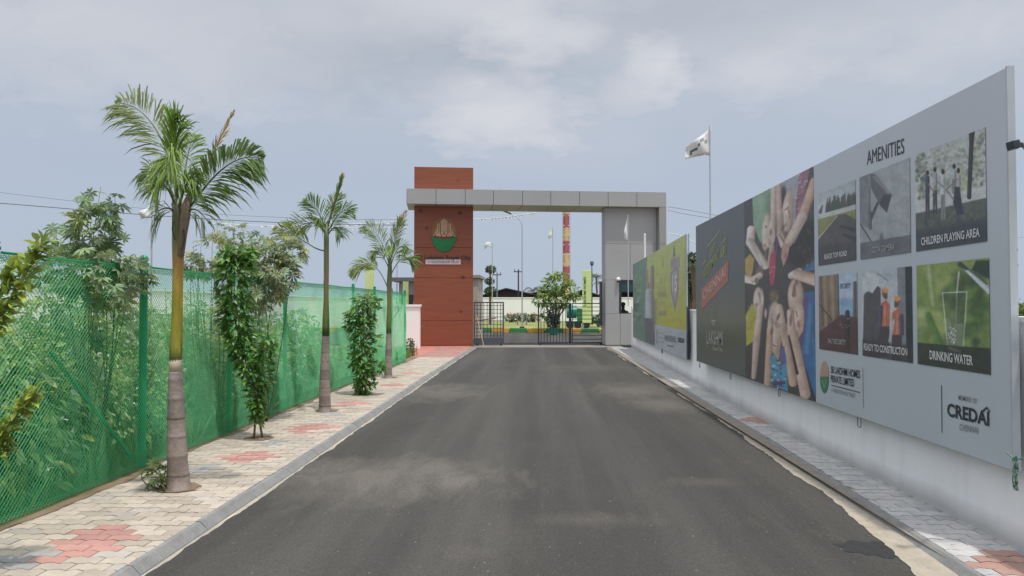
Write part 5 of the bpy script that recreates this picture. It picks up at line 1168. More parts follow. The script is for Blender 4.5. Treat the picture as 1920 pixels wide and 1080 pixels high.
csp = [(329, 688, 10.5), (329.5, 668, 11.5), (330.5, 640, 11.3), (332, 600, 10), (333, 550, 9.6), (334, 500, 10), (334, 455, 11), (333, 410, 10), (331, 370, 8)]
cs.tube([A(*q[:2]) for q in csp], [q[2] * Y1 / F for q in csp], 16); cs.build('crownshaft', CS, P1, smooth=True)
m = MB(); sh = [(339, 480, 6), (343, 440, 7.5), (347, 410, 9), (350, 385, 9), (356, 365, 5)]; m.tube([A(q[0], q[1], -.03) for q in sh], [q[2] * Y1 / F for q in sh], 10); m.build('old_sheath', SHEATH, P1, smooth=True)
m = MB()
for q in (((328, 450), (323, 430), (325, 415)), ((340, 470), (346, 450), (344, 430))): m.tube([A(*p, -.07) for p in q], .006, 5)
m.build('dry_fibre', mat('dry_fibre', S(96, 80, 66, .7), rough=.9), P1)
GR1 = (.085, .150, .045); GR2 = (.13, .19, .05)
frond('frond', P1, [A(332, 400), A(330, 330), A(318, 250, .05), A(262, 180, .15), A(213, 196, .25)], 66, .38, VW, (.15, .20, .10), droop=.30, w=.013, lean=.42, start=.36, up_bias=.12, seed=1)
frond('frond', P1, [A(334, 400), A(325, 310, -.05), A(324, 235, -.2), A(333, 222, -.4)], 60, .36, Vector((-.1, -.9, .4)), (.12, .21, .05), droop=.22, w=.014, lean=.75, start=.35, seed=2)
frond('frond', P1, [A(334, 380), A(330, 310, -.1), A(322, 270, -.3), A(315, 285, -.5), A(312, 330, -.6)], 46, .36, Vector((-.2, -.8, .5)), (.12, .20, .05), droop=.7, w=.013, lean=.7, start=.3, seed=3)
frond('frond', P1, [A(340, 410), A(372, 370, -.05), A(405, 310, -.1), A(452, 280, -.1), A(496, 300, -.05)], 70, .36, VW, (.07, .125, .04), droop=.35, w=.017, lean=.35, start=.16, up_bias=.08, seed=4)
frond('frond', P1, [A(335, 400), A(345, 340, .1), A(350, 280, .2), A(365, 250, .35)], 40, .27, VW, (.12, .19, .06), droop=.35, w=.012, lean=.55, start=.3, seed=5)
frond('frond', P1, [A(332, 390), A(315, 330, .1), A(290, 300, .2), A(268, 325, .3)], 40, .25, VW, (.11, .17, .06), droop=.5, w=.011, lean=.5, start=.25, seed=6)
frond('frond', P1, [A(331, 395), A(318, 345, -.1), A(300, 330, -.2), A(284, 365, -.25)], 36, .23, VW, (.12, .18, .08), droop=.6, w=.011, lean=.5, start=.3, rag=.25, seed=7)
frond('frond', P1, [A(332, 405), A(322, 385, -.05), A(305, 385, -.1), A(288, 405, -.1)], 14, .22, VW, (.10, .13, .06), droop=.9, w=.008, lean=.5, start=.2, rag=.35, seed=8)
frond('frond', P1, [A(340, 410), A(355, 385, -.05), A(372, 385, -.1), A(392, 420, -.1)], 12, .24, VW, (.08, .12, .05), droop=.8, w=.010, lean=.6, start=.2, rag=.3, seed=9)
frond('frond', P1, [A(336, 390), A(345, 345, -.15), A(358, 320, -.25), A(372, 345, -.3)], 40, .24, VW, (.09, .16, .045), droop=.5, w=.012, lean=.5, start=.2, seed=10)
frond('dry_frond', P1, [A(342, 400), A(380, 330, .02), A(410, 262, .05), A(440, 205, .1)], 30, .17, VW, (.30, .25, .17), droop=.15, w=.009, lean=1.15, start=.45, rag=.3, seed=11)
# --- palm 2
def palm(base, tr, csx, Y, label, frs, grp=None, leafk=1.):
    b = gnd(*base, PZ); t = thing('royal_palm', label, 'palm tree', tuple(b))
    Q = lambda px, py, dy=0: at(px, py, b.y + dy)
    trunk([(b.x, b.y, .02, tr[0][2] * 1.12 * b.y / F)] + [tp(*q, b.y) for q in tr], t, rings=.13)
    zz0, zz1 = Q(csx[0][0], csx[0][1]).z - b.z, Q(csx[-1][0], csx[-1][1]).z - b.z
    cm_ = bandmat('crownshaft_far', [(0, S(60, 84, 40, .8)), (.1, S(104, 126, 62, .8)), (.4, S(150, 132, 90, .75)), (.65, S(130, 124, 92, .75)), (1, S(84, 104, 64, .75))], zz0, zz1, .45)
    m = MB(); m.tube([Q(*q[:2]) for q in csx], [q[2] * b.y / F for q in csx], 12); m.build('crownshaft', cm_, t, smooth=True)
    for i, f in enumerate(frs):
        ctrl, n, L, col, dr, w, ln_, stt = f[:8]
        frond('dry_frond' if len(f) > 8 and f[8] else 'frond', t, [Q(*c) for c in ctrl], int(n * .8), L * .92, VW, col, droop=dr * .55, w=w * .9, lean=ln_ + .12, start=stt, seed=int(b.y * 10) + i, rw=.012)
    return t
palm((609, 772), [(609, 765, 11.5), (609, 735, 10.5), (609, 700, 9.5), (610, 660, 8), (611, 628, 6.8)], [(611, 630, 7), (611, 612, 7), (611.5, 560, 4.8), (612, 500, 5), (612, 450, 5), (612, 420, 4)], 0,
     'slim grey palm with upright spear leaf standing second from the camera', [
     ([(611, 440), (590, 395), (570, 430, .1), (522, 432, .2)], 44, .36, (.10, .15, .05), .45, .014, .45, .3),
     ([(610, 470), (585, 470), (565, 440, -.1), (515, 425, -.1)], 34, .40, (.13, .18, .05), .35, .018, .5, .4),
     ([(612, 440), (604, 405), (592, 385, -.1), (573, 372, -.1)], 44, .36, (.09, .16, .06), .5, .015, .5, .15),
     ([(612, 440), (620, 400), (636, 360), (641, 328)], 46, .26, (.10, .15, .05), .2, .013, 1.1, .3),
     ([(612, 440), (632, 400), (646, 385, -.1), (662, 398, -.1)], 44, .30, (.10, .17, .05), .45, .013, .55, .2),
     ([(612, 445), (600, 420), (596, 400, -.3), (600, 425, -.5)], 40, .34, (.08, .14, .05), .7, .014, .6, .2),
     ([(612, 445), (626, 420), (634, 420, -.2), (640, 445, -.3)], 36, .32, (.07, .13, .05), .6, .013, .6, .2),
     ([(612, 440), (622, 395, .2), (628, 370, .3), (640, 365, .4)], 40, .28, (.09, .14, .05), .4, .013, .6, .25),
     ([(612, 430), (625, 380), (638, 345), (643, 326)], 12, .16, (.26, .22, .15), .2, .010, 1.2, .6, True)])
palm((728, 709), [(728, 705, 7.8), (728, 680, 7), (729, 655, 6.2), (729, 625, 5)], [(729, 628, 5), (729, 612, 5), (730, 570, 4.2), (730, 530, 5), (731, 500, 4), (731, 480, 3)], 0,
     'farthest pavement palm close to the red pillar with arching lower fronds', [
     ([(730, 500), (720, 455), (705, 425, .1), (680, 425, .2)], 44, .48, (.11, .17, .08), .4, .017, .5, .25),
     ([(730, 500), (738, 455), (744, 430), (752, 410)], 44, .42, (.13, .19, .07), .35, .016, .8, .25),
     ([(729, 545), (712, 500), (690, 470), (655, 520, -.1)], 50, .42, (.15, .20, .06), .75, .018, .6, .35),
     ([(731, 520), (748, 480), (765, 470), (776, 500)], 40, .40, (.12, .18, .06), .6, .017, .6, .3),
     ([(730, 510), (742, 460), (755, 450, -.2), (760, 475, -.3)], 44, .44, (.12, .18, .06), .6, .017, .6, .15),
     ([(730, 505), (715, 470), (706, 460, -.3), (700, 485, -.4)], 40, .40, (.10, .16, .07), .7, .016, .6, .2),
     ([(731, 500), (735, 460), (730, 450, -.5), (727, 480, -.8)], 36, .40, (.12, .20, .06), .7, .016, .6, .2),
     ([(731, 505), (740, 450, .1), (750, 415, .2), (762, 395, .2)], 30, .30, (.28, .26, .19), .3, .013, .8, .4, True)])

# ================================================================== COLUMNAR SAPLINGS (glossy leaves) on the pavement
def column(name, label, base, spine, n, leaf, Y=None, cols=(.11, .24, .05), extra=(), stems=2, cat='sapling', density=None):
    b = gnd(*base, PZ) if Y is None else Vector((at(base[0], base[1], Y).x, Y, PZ)); t = thing(name, label, cat, tuple(b)); Yb = b.y; r = random.Random(int(Yb * 100))
    m = MB()
    for k in range(stems):
        o = (k - (stems - 1) / 2) * .10
        pts = [Vector((b.x + o, b.y + o * .3, .03))] + [at(px, py, Yb) + Vector((o * .5 * math.cos(i), 0, 0)) for i, (px, py, rad) in enumerate(spine[::-1])]
        m.tube(pts, [.014 - .009 * i / len(pts) for i in range(len(pts))], 6)
    m.build('stem', BARK, t, smooth=True)
    P = []; O = []
    tot = sum(s[2] for s in spine)
    for i in range(n):
        q = r.random() * (len(spine) - 1); j = int(q); f = q - j
        px = spine[j][0] * (1 - f) + spine[j + 1][0] * f; py = spine[j][1] * (1 - f) + spine[j + 1][1] * f; rad = (spine[j][2] * (1 - f) + spine[j + 1][2] * f) * Yb / F
        if r.random() > (rad * F / Yb) / max(s[2] for s in spine) + .15: continue
        c = at(px, py, Yb); a = r.uniform(0, 6.283); rho = rad * math.sqrt(r.uniform(.12, 1)) * (1 + .25 * math.sin(a * 3 + py * .09) + .18 * math.sin(py * .35))
        d = Vector((math.cos(a), math.sin(a), 0)); P.append(c + d * rho * .9 + Vector((0, 0, r.uniform(-.03, .03)))); O.append(d)
    for (px, py, rx, ry, k) in extra:
        for _ in range(k):
            a = r.uniform(0, 6.283); q = math.sqrt(r.random()); c = at(px + rx * q * math.cos(a), py + ry * q * math.sin(a), Yb + r.uniform(-.12, .12)); P.append(c); O.append(Vector((math.cos(a), r.uniform(-1, 1), .2)))
    m = MB(); scatter_leaves(m, np.array(P), np.array(O), LEAF, leaf, cols, var=.45, yel=.18, droop=.35, jit=.55); m.build('foliage', GLOSSM, t)
    return t
column('leafy_sapling', 'dense bushy green sapling leaning against the fence behind the tallest palm', (484, 824), [(436, 470, 20), (440, 500, 31), (436, 555, 29), (444, 600, 28), (452, 640, 26), (464, 680, 21), (480, 720, 13), (482, 755, 7), (483, 772, 2), (483, 790, 1)], 1700, .105,
       extra=((502, 655, 12, 30, 90), (450, 480, 28, 18, 130), (497, 700, 14, 40, 60)))
column('leafy_sapling', 'green leafy column shaped sapling standing between the second and third palms', (680, 740), [(690, 552, 18), (680, 580, 28), (678, 610, 24), (680, 645, 23), (682, 680, 22), (682, 710, 18), (682, 735, 12)], 1200, .115,
       extra=((705, 690, 16, 14, 60), (660, 600, 14, 22, 60)))
# sapling outside the frame's left edge whose branches reach in
b = Vector((-3.32, 4.05, PZ)); t = thing('leafy_sapling', 'blurred near sapling whose leafy branches reach in from the left edge', 'sapling', tuple(b))
m = MB(); m.tube([b, b + Vector((.02, .02, 1.0)), b + Vector((-.02, .05, 2.0))], [.02, .015, .006], 6)
Bs = []
for pts in ([(-60, 680), (-10, 610), (35, 540), (78, 455)], [(-60, 900), (-10, 830), (30, 780), (62, 735)], [(-60, 640), (-10, 560), (10, 530), (20, 500)], [(-60, 900), (-20, 860), (0, 850), (10, 840)]):
    c = [at(*p, 4.25) for p in pts]; Bs.append(c); m.tube([b + Vector((0, 0, max(.3, c[0].z - .3)))] + c, .006, 5)
m.build('branch', STEM, t, smooth=True)
P = []; O = []; r = random.Random(4)
for c, k, sp_r in zip(Bs, (250, 170, 60, 50), (.065, .05, .05, .04)):
    for i in range(k):
        q = r.uniform(0, 2.999); j = int(q); p = c[j].lerp(c[j + 1], q - j); d = Vector((r.gauss(0, 1), r.gauss(0, 1), r.gauss(0, .6))).normalized(); w_ = sp_r * (1.1 - q / 4.5)
        P.append(p + d * w_ * r.random()); O.append(d * .6 + Vector((.5, 0, .6)))
for i in range(200):
    a = r.uniform(0, 6.28); z = r.uniform(.5, 1.9); P.append(b + Vector((math.cos(a) * .13, math.sin(a) * .13, z))); O.append(Vector((math.cos(a), math.sin(a), 0)))
m = MB(); scatter_leaves(m, np.array(P), np.array(O), LEAF, .085, (.26, .36, .08), var=.35, yel=.25, droop=.1, jit=.45); m.build('foliage', LEAFM, t)
# little castor seedling by the palm foot
def castor(name, label, base, blobs, leaf, col, stems, group=None, cat='shrub', n_extra=0, dead=False, seed=1, tpl=CAST, yel=.15):
    t = thing(name, label, cat, tuple(base), group=group); r = random.Random(seed); P = []; O = []; m = MB()
    for (c, rx, ry, rz, k) in blobs:
        c = Vector(c)
        for _ in range(max(1, stems // 2) if len(blobs) > 2 else stems):
            e = c + Vector((r.uniform(-.7, .7) * rx, r.uniform(-.7, .7) * ry, r.uniform(-.3, 1.05) * rz)); mid = Vector(base) * .55 + e * .45 + Vector((r.uniform(-.25, .25), r.uniform(-.25, .25), .0)); m.tube(bez([base, mid, e], 6), [.016 * (1 - .12 * i) * (1.2 if rz > .3 else .5) for i in range(7)], 5)
        for _ in range(k):
            a = r.uniform(0, 6.28); u = r.uniform(-1, 1); q = r.uniform(.35, 1) ** .6; s = math.sqrt(1 - u * u); d = Vector((s * math.cos(a), s * math.sin(a), u)); P.append(c + Vector((d.x * rx, d.y * ry, d.z * rz)) * q); O.append(Vector((d.x, d.y, d.z * .4)))
    m.build('stem', STEM, t, smooth=True)
    m = MB(); scatter_leaves(m, np.array(P), np.array(O), tpl, leaf, col, var=.4, yel=yel, droop=.55, jit=.5); m.build('foliage', LEAFM, t)
    return t
s0 = gnd(300, 918, PZ)
castor('seedling', 'small broad leaved seedling growing at the foot of the tallest palm', tuple(s0), [(at(296, 885, s0.y), .10, .10, .08, 13), (at(300, 905, s0.y), .11, .09, .05, 8)], .075, (.22, .31, .10), 4, cat='seedling', seed=3)

# ================================================================== PLANTS BEHIND THE FENCE
GC = (.25, .34, .18)
def cb(px, py, Y, rx, ry, rz, k): return (at(px, py, Y), rx, ry, rz, k)
castor('castor_plant', 'tall castor plant with big star shaped leaves rising over the fence near the left edge', (at(170, 700, 6.6).x, 6.6, 0), [cb(178, 430, 6.6, .22, .3, .28, 80), cb(150, 500, 6.5, .33, .3, .2, 75), cb(190, 520, 6.3, .35, .3, .28, 90), cb(235, 510, 6.8, .22, .3, .15, 45), cb(118, 455, 6.7, .20, .2, .16, 26), cb(178, 375, 6.7, .12, .15, .14, 18), cb(210, 380, 6.6, .10, .15, .10, 10)], .11, GC, 4, seed=5)
castor('castor_plant', 'grey green castor plant drooping over the fence beside the dense sapling', (at(500, 700, 10).x, 10, 0), [cb(500, 485, 10, .38, .4, .30, 95), cb(520, 520, 9.8, .28, .3, .28, 60), cb(460, 455, 10.2, .4, .3, .22, 36), cb(535, 470, 10, .3, .3, .25, 50), cb(480, 540, 9.8, .4, .3, .3, 90)], .12, (.30, .36, .21), 3, seed=6)
castor('castor_plant', 'sparse castor plant with thin dark twigs above the fence between palm and sapling', (at(400, 700, 9).x, 9, 0), [cb(395, 475, 9, .25, .25, .22, 30), cb(425, 440, 9.2, .3, .25, .18, 26), cb(385, 500, 8.8, .25, .2, .15, 30), cb(360, 500, 8.8, .15, .2, .12, 14)], .10, (.28, .34, .19), 7, seed=7)
# generic shrubs, copied
SHRUBS = [((.4, .45, .7), SMALL, .065, (.22, .33, .12), 1300), ((.5, .45, .6), LEAF, .09, (.28, .38, .16), 800), ((.4, .5, .75), CAST, .13, (.28, .36, .19), 190), ((.35, .4, .9), LEAF, .065, (.36, .42, .26), 900)]
SL = ['fine leaved bush growing right behind the green fence', 'light green bush growing behind the green fence', 'star leaved castor bush growing behind the green fence', 'tall pale feathery weed growing behind the green fence']
protos = []
def shrub(k, loc, sc_):
    dim, tpl, lf, col, n = SHRUBS[k]; base = Vector(loc)
    t = castor('shrub', SL[k], loc, [(base + Vector((0, 0, dim[2])), dim[0], dim[1], dim[2], n), (base + Vector((.1, .05, dim[2] * .5)), dim[0] * .9, dim[1] * .9, dim[2] * .5, n // 3)], lf, col, 7, group=SL[k], seed=20 + k, tpl=tpl)
    rw = random.Random(k); P = []; O = []
    for _ in range(16):
        a_ = rw.uniform(0, 6.28); P.append(base + Vector((dim[0] * math.cos(a_) * .95, dim[1] * math.sin(a_) * .95, dim[2] * rw.uniform(.4, 1.7)))); O.append((math.cos(a_), math.sin(a_), .6))
    m = MB(); P2 = []; O2 = []
    for p_, o_ in zip(P, O):
        for j in range(4): P2.append(p_); O2.append((o_[0] + rw.gauss(0, .8), o_[1] + rw.gauss(0, .8), o_[2] + rw.gauss(0, .6)))
    scatter_leaves(m, np.array(P2), np.array(O2), SMALL, .045, (.85, .84, .82), var=.08, yel=0, droop=0, jit=.2); m.build('flowers', LEAFM, t)
    return t
rx = random.Random(9); k = 0
spots = []
for y in np.arange(3.4, 21.6, .62):
    spots.append((FX - .55 - rx.uniform(0, .35), y + rx.uniform(-.2, .2))); 
    if y < 17: spots.append((FX - 1.4 - rx.uniform(0, .5), y + rx.uniform(-.3, .3)))
    if y < 14: spots.append((FX - 2.5 - rx.uniform(0, .8), y + rx.uniform(-.3, .3)))
for i, (x, y) in enumerate(spots):
    kk = (i * 7 + int(y * 3)) % 4; far = y > 14.5
    s_ = rx.uniform(.85, 1.2) * (.55 if far else 1.05)
    if kk >= len(protos) or True:
        ex = [p for p in protos if p[0] == kk]
    if not ex:
        t = shrub(kk, (x, y, 0), 1); protos.append((kk, t)); t.scale = (s_, s_, s_ * rx.uniform(.9, 1.15))
    else:
        t = copy_thing(ex[0][1], (x, y, 0), rx.uniform(0, 6.28), scale=(s_, s_, s_ * rx.uniform(.9, 1.15)))
# grass and weeds on the ground behind the fence
def grass_patch(name, x0, x1, y0, y1, n, h, base, kind='stuff'):
    r_ = np.random.RandomState(3); P = np.stack([r_.uniform(x0, x1, n), r_.uniform(y0, y1, n), np.full(n, -.04)], 1)
    d = np.stack([r_.normal(0, .35, n), r_.normal(0, .35, n), np.ones(n)], 1); up = r_.normal(0, 1, (n, 3))
    T = np.array([(-.035, 0, 0), (.035, 0, 0), (.02, .55, .03), (0, 1, .12)]); Mx = frames(d, up, r_.uniform(h * .4, h * 1.2, n))
    m = MB(); m.inst(T, [(0, 1, 2, 3)], Mx, P, greens(n, base, .4, .3)); o = m.build(name, LEAFM, None, kind=kind); return o
tag(grass_patch('grass', -12, FX - .12, 3, 24, 22000, .5, (.20, .26, .09)), 'rough green grass and weeds behind the fence', 'grass')
tag(grass_patch('weeds', FX - .12, FX - .0, 3, 21, 1800, .10, (.14, .16, .06)), 'small weeds along the foot of the fence', 'weeds')

# ================================================================== BACKDROP
WH = mat('whitewash', (.9, .89, .87, 1), rough=.85, var=.05, vs=.5)
def wallthing(x0, x1, y0, y1, h, label, m_=None, name='compound_wall'):
    t = thing(name, label, 'wall', ((x0 + x1) / 2, (y0 + y1) / 2, 0)); m = MB(); m.box(x0, x1, y0, y1, -.05, h); m.build('wall', m_ or WH, t)
    m = MB(); m.box(x0 - .04, x1 + .04, y0 - .04, y1 + .04, h + .002, h + .08); m.build('coping', m_ or WH, t); return t
wallthing(-15.2, -15, 20, 58, 2.2, 'white compound wall across the plot seen through the green fence')
xa, xb = at(770, 575, 27).x, at(777, 575, 27).x
wallthing(xa - 1.8, xb + .1, 27.6, 27.8, 1.6, 'short white wall between the green fence end and the red pillar')
Yw = 76; xl = at(880, 575, Yw).x; xr = at(1150, 575, Yw).x
wallthing(-40, 34, Yw, Yw + .3, at(950, 559, Yw).z, 'long white compound wall on the far side of the lawn beyond the gateway')
# lawn with painted kerb
lw = MB(); lw.add([(-30, 48.8, .13), (30, 43.3, .13), (34, Yw - .05, .13), (-34, Yw - .05, .13)], [(0, 1, 2, 3)]); struct(lw, 'lawn', mat('lawn', S(160, 164, 96, .6), rough=.95, var=.25, vs=.6, two=S(120, 138, 70, .55), twos=.35, bump=.5, bs=20))
KY = mat('kerb_yellow', S(226, 176, 70, .85), rough=.7, var=.15); KG = mat('kerb_green', S(70, 140, 80, .85), rough=.7, var=.15)
for i in range(44):
    x = -20 + i * 1.1; y = 48.7 - (x + 30) * .09; m = MB(); m.obox((x, y, .13), (1.07, .22, .30), Matrix.Rotation(-.09, 3, 'Z'))
    o = m.build('kerb_block', (KY, KG)[i % 2], None, bevel=.02); o['kind'] = 'structure'
tag(grass_patch('lawn_grass', -12, 16, 47, 62, 9000, .13, (.15, .18, .07)), 'short green lawn grass beyond the gateway', 'grass')
# beige pillar building behind the red pillar
def pbox(px0, px1, py0, Y, dy, z0=0): a_ = at(px0, py0, Y); b_ = at(px1, py0, Y); return a_.x, b_.x, Y, Y + dy, z0, a_.z
t = thing('gate_room', 'beige plastered block peeping out behind the red pillar', 'building', (at(880, 575, 36).x, 36, 0)); m = MB(); bx_ = pbox(862, 896.5, 521, 36, 3); m.box(*bx_); m.build('wall', mat('beige_plaster', S(206, 194, 178, .75), rough=.85, var=.1), t)
m = MB(); m.box(bx_[0] - .1, bx_[1] + .1, 35.9, 39.1, bx_[5] + .002, bx_[5] + .14); m.build('roof_slab', mat('beige_slab', S(190, 178, 162, .75), rough=.85), t)
t = thing('guard_hut', 'grey and white hut behind the fence end left of the red pillar', 'building', (at(762, 575, 33).x, 34, 0)); m = MB(); hx_ = pbox(748, 790, 528, 33, 2.4); m.box(*hx_); m.build('wall', mat('hut_wall', S(176, 182, 190, .75), rough=.8), t)
m = MB(); m.box(hx_[0] - .3, hx_[1] + .2, 32.8, 35.6, hx_[5] + .002, hx_[5] + .18); m.build('roof', mat('hut_roof', S(120, 122, 128, .8), rough=.8), t); m = MB(); p = at(766, 572, 33); m.box(p.x - .18, p.x + .2, 32.94, 32.998, p.z - .35, p.z + .45); m.build('window', mat('hut_window', S(50, 58, 66, .8), rough=.3), t)
# lime banner posts
LIME = mat('lime_banner', S(216, 232, 160, .95), rough=.6, var=.06); LIMET = mat('banner_ink', S(70, 110, 70, .8), rough=.6)
def banner(px0, px1, py0, py1, Y, label, text=None):
    X0, X1 = at(px0, 575, Y).x, at(px1, 575, Y).x; z0, z1 = max(.1, at(px0, py1, Y).z), at(px0, py0, Y).z; t = thing('banner_standee', label, 'banner', ((X0 + X1) / 2, Y, 0))
    m = MB(); m.box(X0, X1, Y, Y + .12, z0, z1); m.build('panel', LIME, t, bevel=.01); m = MB(); m.box(X0 + .05, X0 + .1, Y + .03, Y + .09, -.05, z0 - .002); m.box(X1 - .1, X1 - .05, Y + .03, Y + .09, -.05, z0 - .002); m.build('leg', ALU, t)
    if text:
        v, f = text_mesh(text, .02); mb = MB(); Hh = (z1 - z0); xm = X0 + (X1 - X0) * .30
        mb.add([(xm - p[1] * (X1 - X0) * .26 + (X1 - X0) * .1, Y - .008, z1 - .4 - (1 - p[0]) * Hh * .55) for p in v], [q[::-1] for q in f]); mb.build('lettering', LIMET, t)
    return t
banner(1092, 1109, 507, 606, 47.6, 'tall lime green banner standing on the kerb behind the right gate leaf', 'LAKSHMI HOMES')
banner(684, 700, 496, 590, 38, 'tall lime green banner showing through the arching fronds of the farthest palm'); banner(755, 766, 528, 600, 30, 'short lime green banner just behind the end of the fence')
# striped chimney
Yc = 85; t = thing('chimney', 'tall yellow and red banded chimney rising behind the gateway', 'chimney', (at(1062, 575, Yc).x, Yc, 0)); X = at(1062, 575, Yc).x
bands = [395, 402, 427, 452, 475, 500, 530, 560, 610]
CYL = mat('chimney_yellow', S(220, 190, 142, .85), rough=.75, var=.1); CRD = mat('chimney_red', S(182, 98, 106, .85), rough=.75, var=.1)
for i, (a_, b_) in enumerate(zip([374, 402, 427, 452, 475, 500, 530][:-1], [374, 402, 427, 452, 475, 500, 530][1:])):
    m = MB(); za, zb_ = at(1062, b_, Yc).z, at(1062, a_, Yc).z; ra = (5.2 + (b_ - 330) * .006) * Yc / F; m.tube([(X, Yc, za), (X, Yc, zb_)], [ra, ra * .99], 18, False); m.build('band', CRD if i % 2 else CYL, t, smooth=True)
m = MB(); m.tube([(X, Yc, -.05), (X, Yc, at(1062, 530, Yc).z)], 6.6 * Yc / F, 18); m.build('base_band', CYL, t, smooth=True)
m = MB(); w_ = 7 * Yc / F
for dx in (-w_, w_): m.tube([(X + dx, Yc - .3, 0), (X + dx, Yc - .3, at(1062, 380, Yc).z)], .04, 5)
z = 2
while z < at(1062, 380, Yc).z: m.tube([(X - w_, Yc - .3, z), (X + w_, Yc - .3, z)], .025, 4); z += 1.1
m.build('ladder', ALU, t)
# sheds beyond the wall
DRF = mat('dark_sheet_roof', S(62, 64, 70, .7), rough=.7, var=.2, vs=1, bump=.4, bs=8); RFT = mat('tan_sheet_roof', S(186, 170, 156, .7), rough=.8, var=.15, vs=.5)
def shed(pl_, pm, pr, pe, pt, Y, label, mroof, dep=14, z0=0):
    t = thing('shed', label, 'shed', (at(pm, 575, Y).x, Y, 0)); L_, M_, R_ = at(pl_, pe, Y), at(pm, pt, Y), at(pr, pe, Y); m = MB()
    V = [L_, M_, R_]; th = Vector((0, 0, .15)); bk = Vector((0, dep, 0))
    m.add([v for v in V] + [v + th for v in V] + [v + bk for v in V] + [v + th + bk for v in V], [(0, 1, 4, 3), (1, 2, 5, 4), (3, 4, 10, 9), (4, 5, 11, 10), (0, 6, 7, 1), (1, 7, 8, 2)]); m.build('roof', mroof, t)
    m = MB(); m.add([(L_.x + .3, Y + .2, -.05), (R_.x - .3, Y + .2, -.05), (R_.x - .3, Y + .2, R_.z - .02), (M_.x, Y + .2, M_.z - .03), (L_.x + .3, Y + .2, L_.z - .02)], [(0, 1, 2, 3, 4)])
    m.add([(L_.x + .3, Y + dep - .2, -.05), (R_.x - .3, Y + dep - .2, -.05), (R_.x - .3, Y + dep - .2, R_.z - .02), (M_.x, Y + dep - .2, M_.z - .03), (L_.x + .3, Y + dep - .2, L_.z - .02)], [(0, 4, 3, 2, 1)])
    m.add([(L_.x + .3, Y + .2, -.05), (L_.x + .3, Y + dep - .2, -.05), (L_.x + .3, Y + dep - .2, L_.z - .02), (L_.x + .3, Y + .2, L_.z - .02)], [(0, 1, 2, 3)]); m.add([(R_.x - .3, Y + .2, -.05), (R_.x - .3, Y + dep - .2, -.05), (R_.x - .3, Y + dep - .2, R_.z - .02), (R_.x - .3, Y + .2, R_.z - .02)], [(0, 3, 2, 1)])
    m.build('wall', mat('shed_dark_wall', S(50, 46, 48, .7), rough=.9, var=.3, vs=.4), t); return t
shed(900, 949, 1012, 556, 542, 92, 'dark low roofed shed left of the street lamp beyond the far white wall', DRF)
shed(1062, 1092, 1128, 556, 545, 96, 'dark roofed shed behind the lime banner beyond the white wall', DRF)
shed(985, 1020, 1075, 552, 545, 120, 'pale tan roofed shed behind the leafy planter tree', RFT); shed(1105, 1150, 1200, 558, 544, 118, 'pinkish roofed shed beside the grey cabin wall far off', mat('pink_roof', S(200, 172, 160, .7), rough=.8))
shed(1240, 1300, 1360, 573, 552, 70, 'pink roofed building in the gap between the two billboards', mat('pink_roof2', S(204, 180, 168, .75), rough=.8), 10)
# lamp post with curved arm
Yl = 47; X = at(979, 575, Yl).x; t = thing('street_lamp', 'tall thin street lamp with its arm curving left in the middle of the gateway', 'street lamp', (X, Yl, 0))
zt = at(979, 412, Yl).z; e = at(948, 398, Yl); m = MB(); m.tube([(X, Yl, 0), (X, Yl, zt - .6), (X - .03, Yl, zt - .2), (X - .2, Yl, zt + .05), (X - .5, Yl, zt + .25), (e.x + .3, Yl, e.z - .08)], [.045, .032, .03, .028, .028, .025], 8); m.build('pole', ALU, t)
m = MB(); m.obox((e.x + .1, Yl, e.z), (.55, .2, .09), Matrix.Rotation(R(22), 3, 'Y')); m.build('lamp_head', mat('lamp_dark', S(60, 66, 72), rough=.5), t, bevel=.02)
m = MB(); m.box(X - .15, X + .15, Yl - .15, Yl + .15, .005, .35); m.build('footing', mat('dark_base', S(50, 54, 52, .9), rough=.8), t)
# utility poles
POLE = mat('pole_grey', S(130, 136, 142, .8), rough=.8)
def upole(px, pyt, Y, label, arms=1, w=.5, r=.08, m_=None, group=None):
    X = at(px, 575, Y).x; zt = at(px, pyt, Y).z; t = thing('utility_pole', label, 'utility pole', (X, Y, 0)); m = MB(); m.tube([(X, Y, -.1), (X, Y, zt)], [r, r * .7], 8); m.build('pole', m_ or POLE, t)
    for k in range(arms): m = MB(); m.box(X - w, X + w, Y - .05, Y + .05, zt - .25 - k * .9, zt - .15 - k * .9); [m.tube([(X + dx, Y, zt - .15 - k * .9), (X + dx, Y, zt + .08 - k * .9)], .04, 6) for dx in (-w * .8, 0, w * .8)]; m.build('crossarm', BLK, t)
    return t
upole(972, 506, 80, 'thin dark utility pole left of the street lamp beyond the wall', 1, .5, .1, BLK); upole(932, 512, 84, 'pale utility pole behind the tiered topiary tree', 1, .5, .1)
upole(1110, 492, 60, 'slim dark pole close behind the lime banner', 1, .12, .05, BLK); upole(1897, 462, 44, 'distant utility pole at the right edge behind the boundary wall', 2, .38, .05)
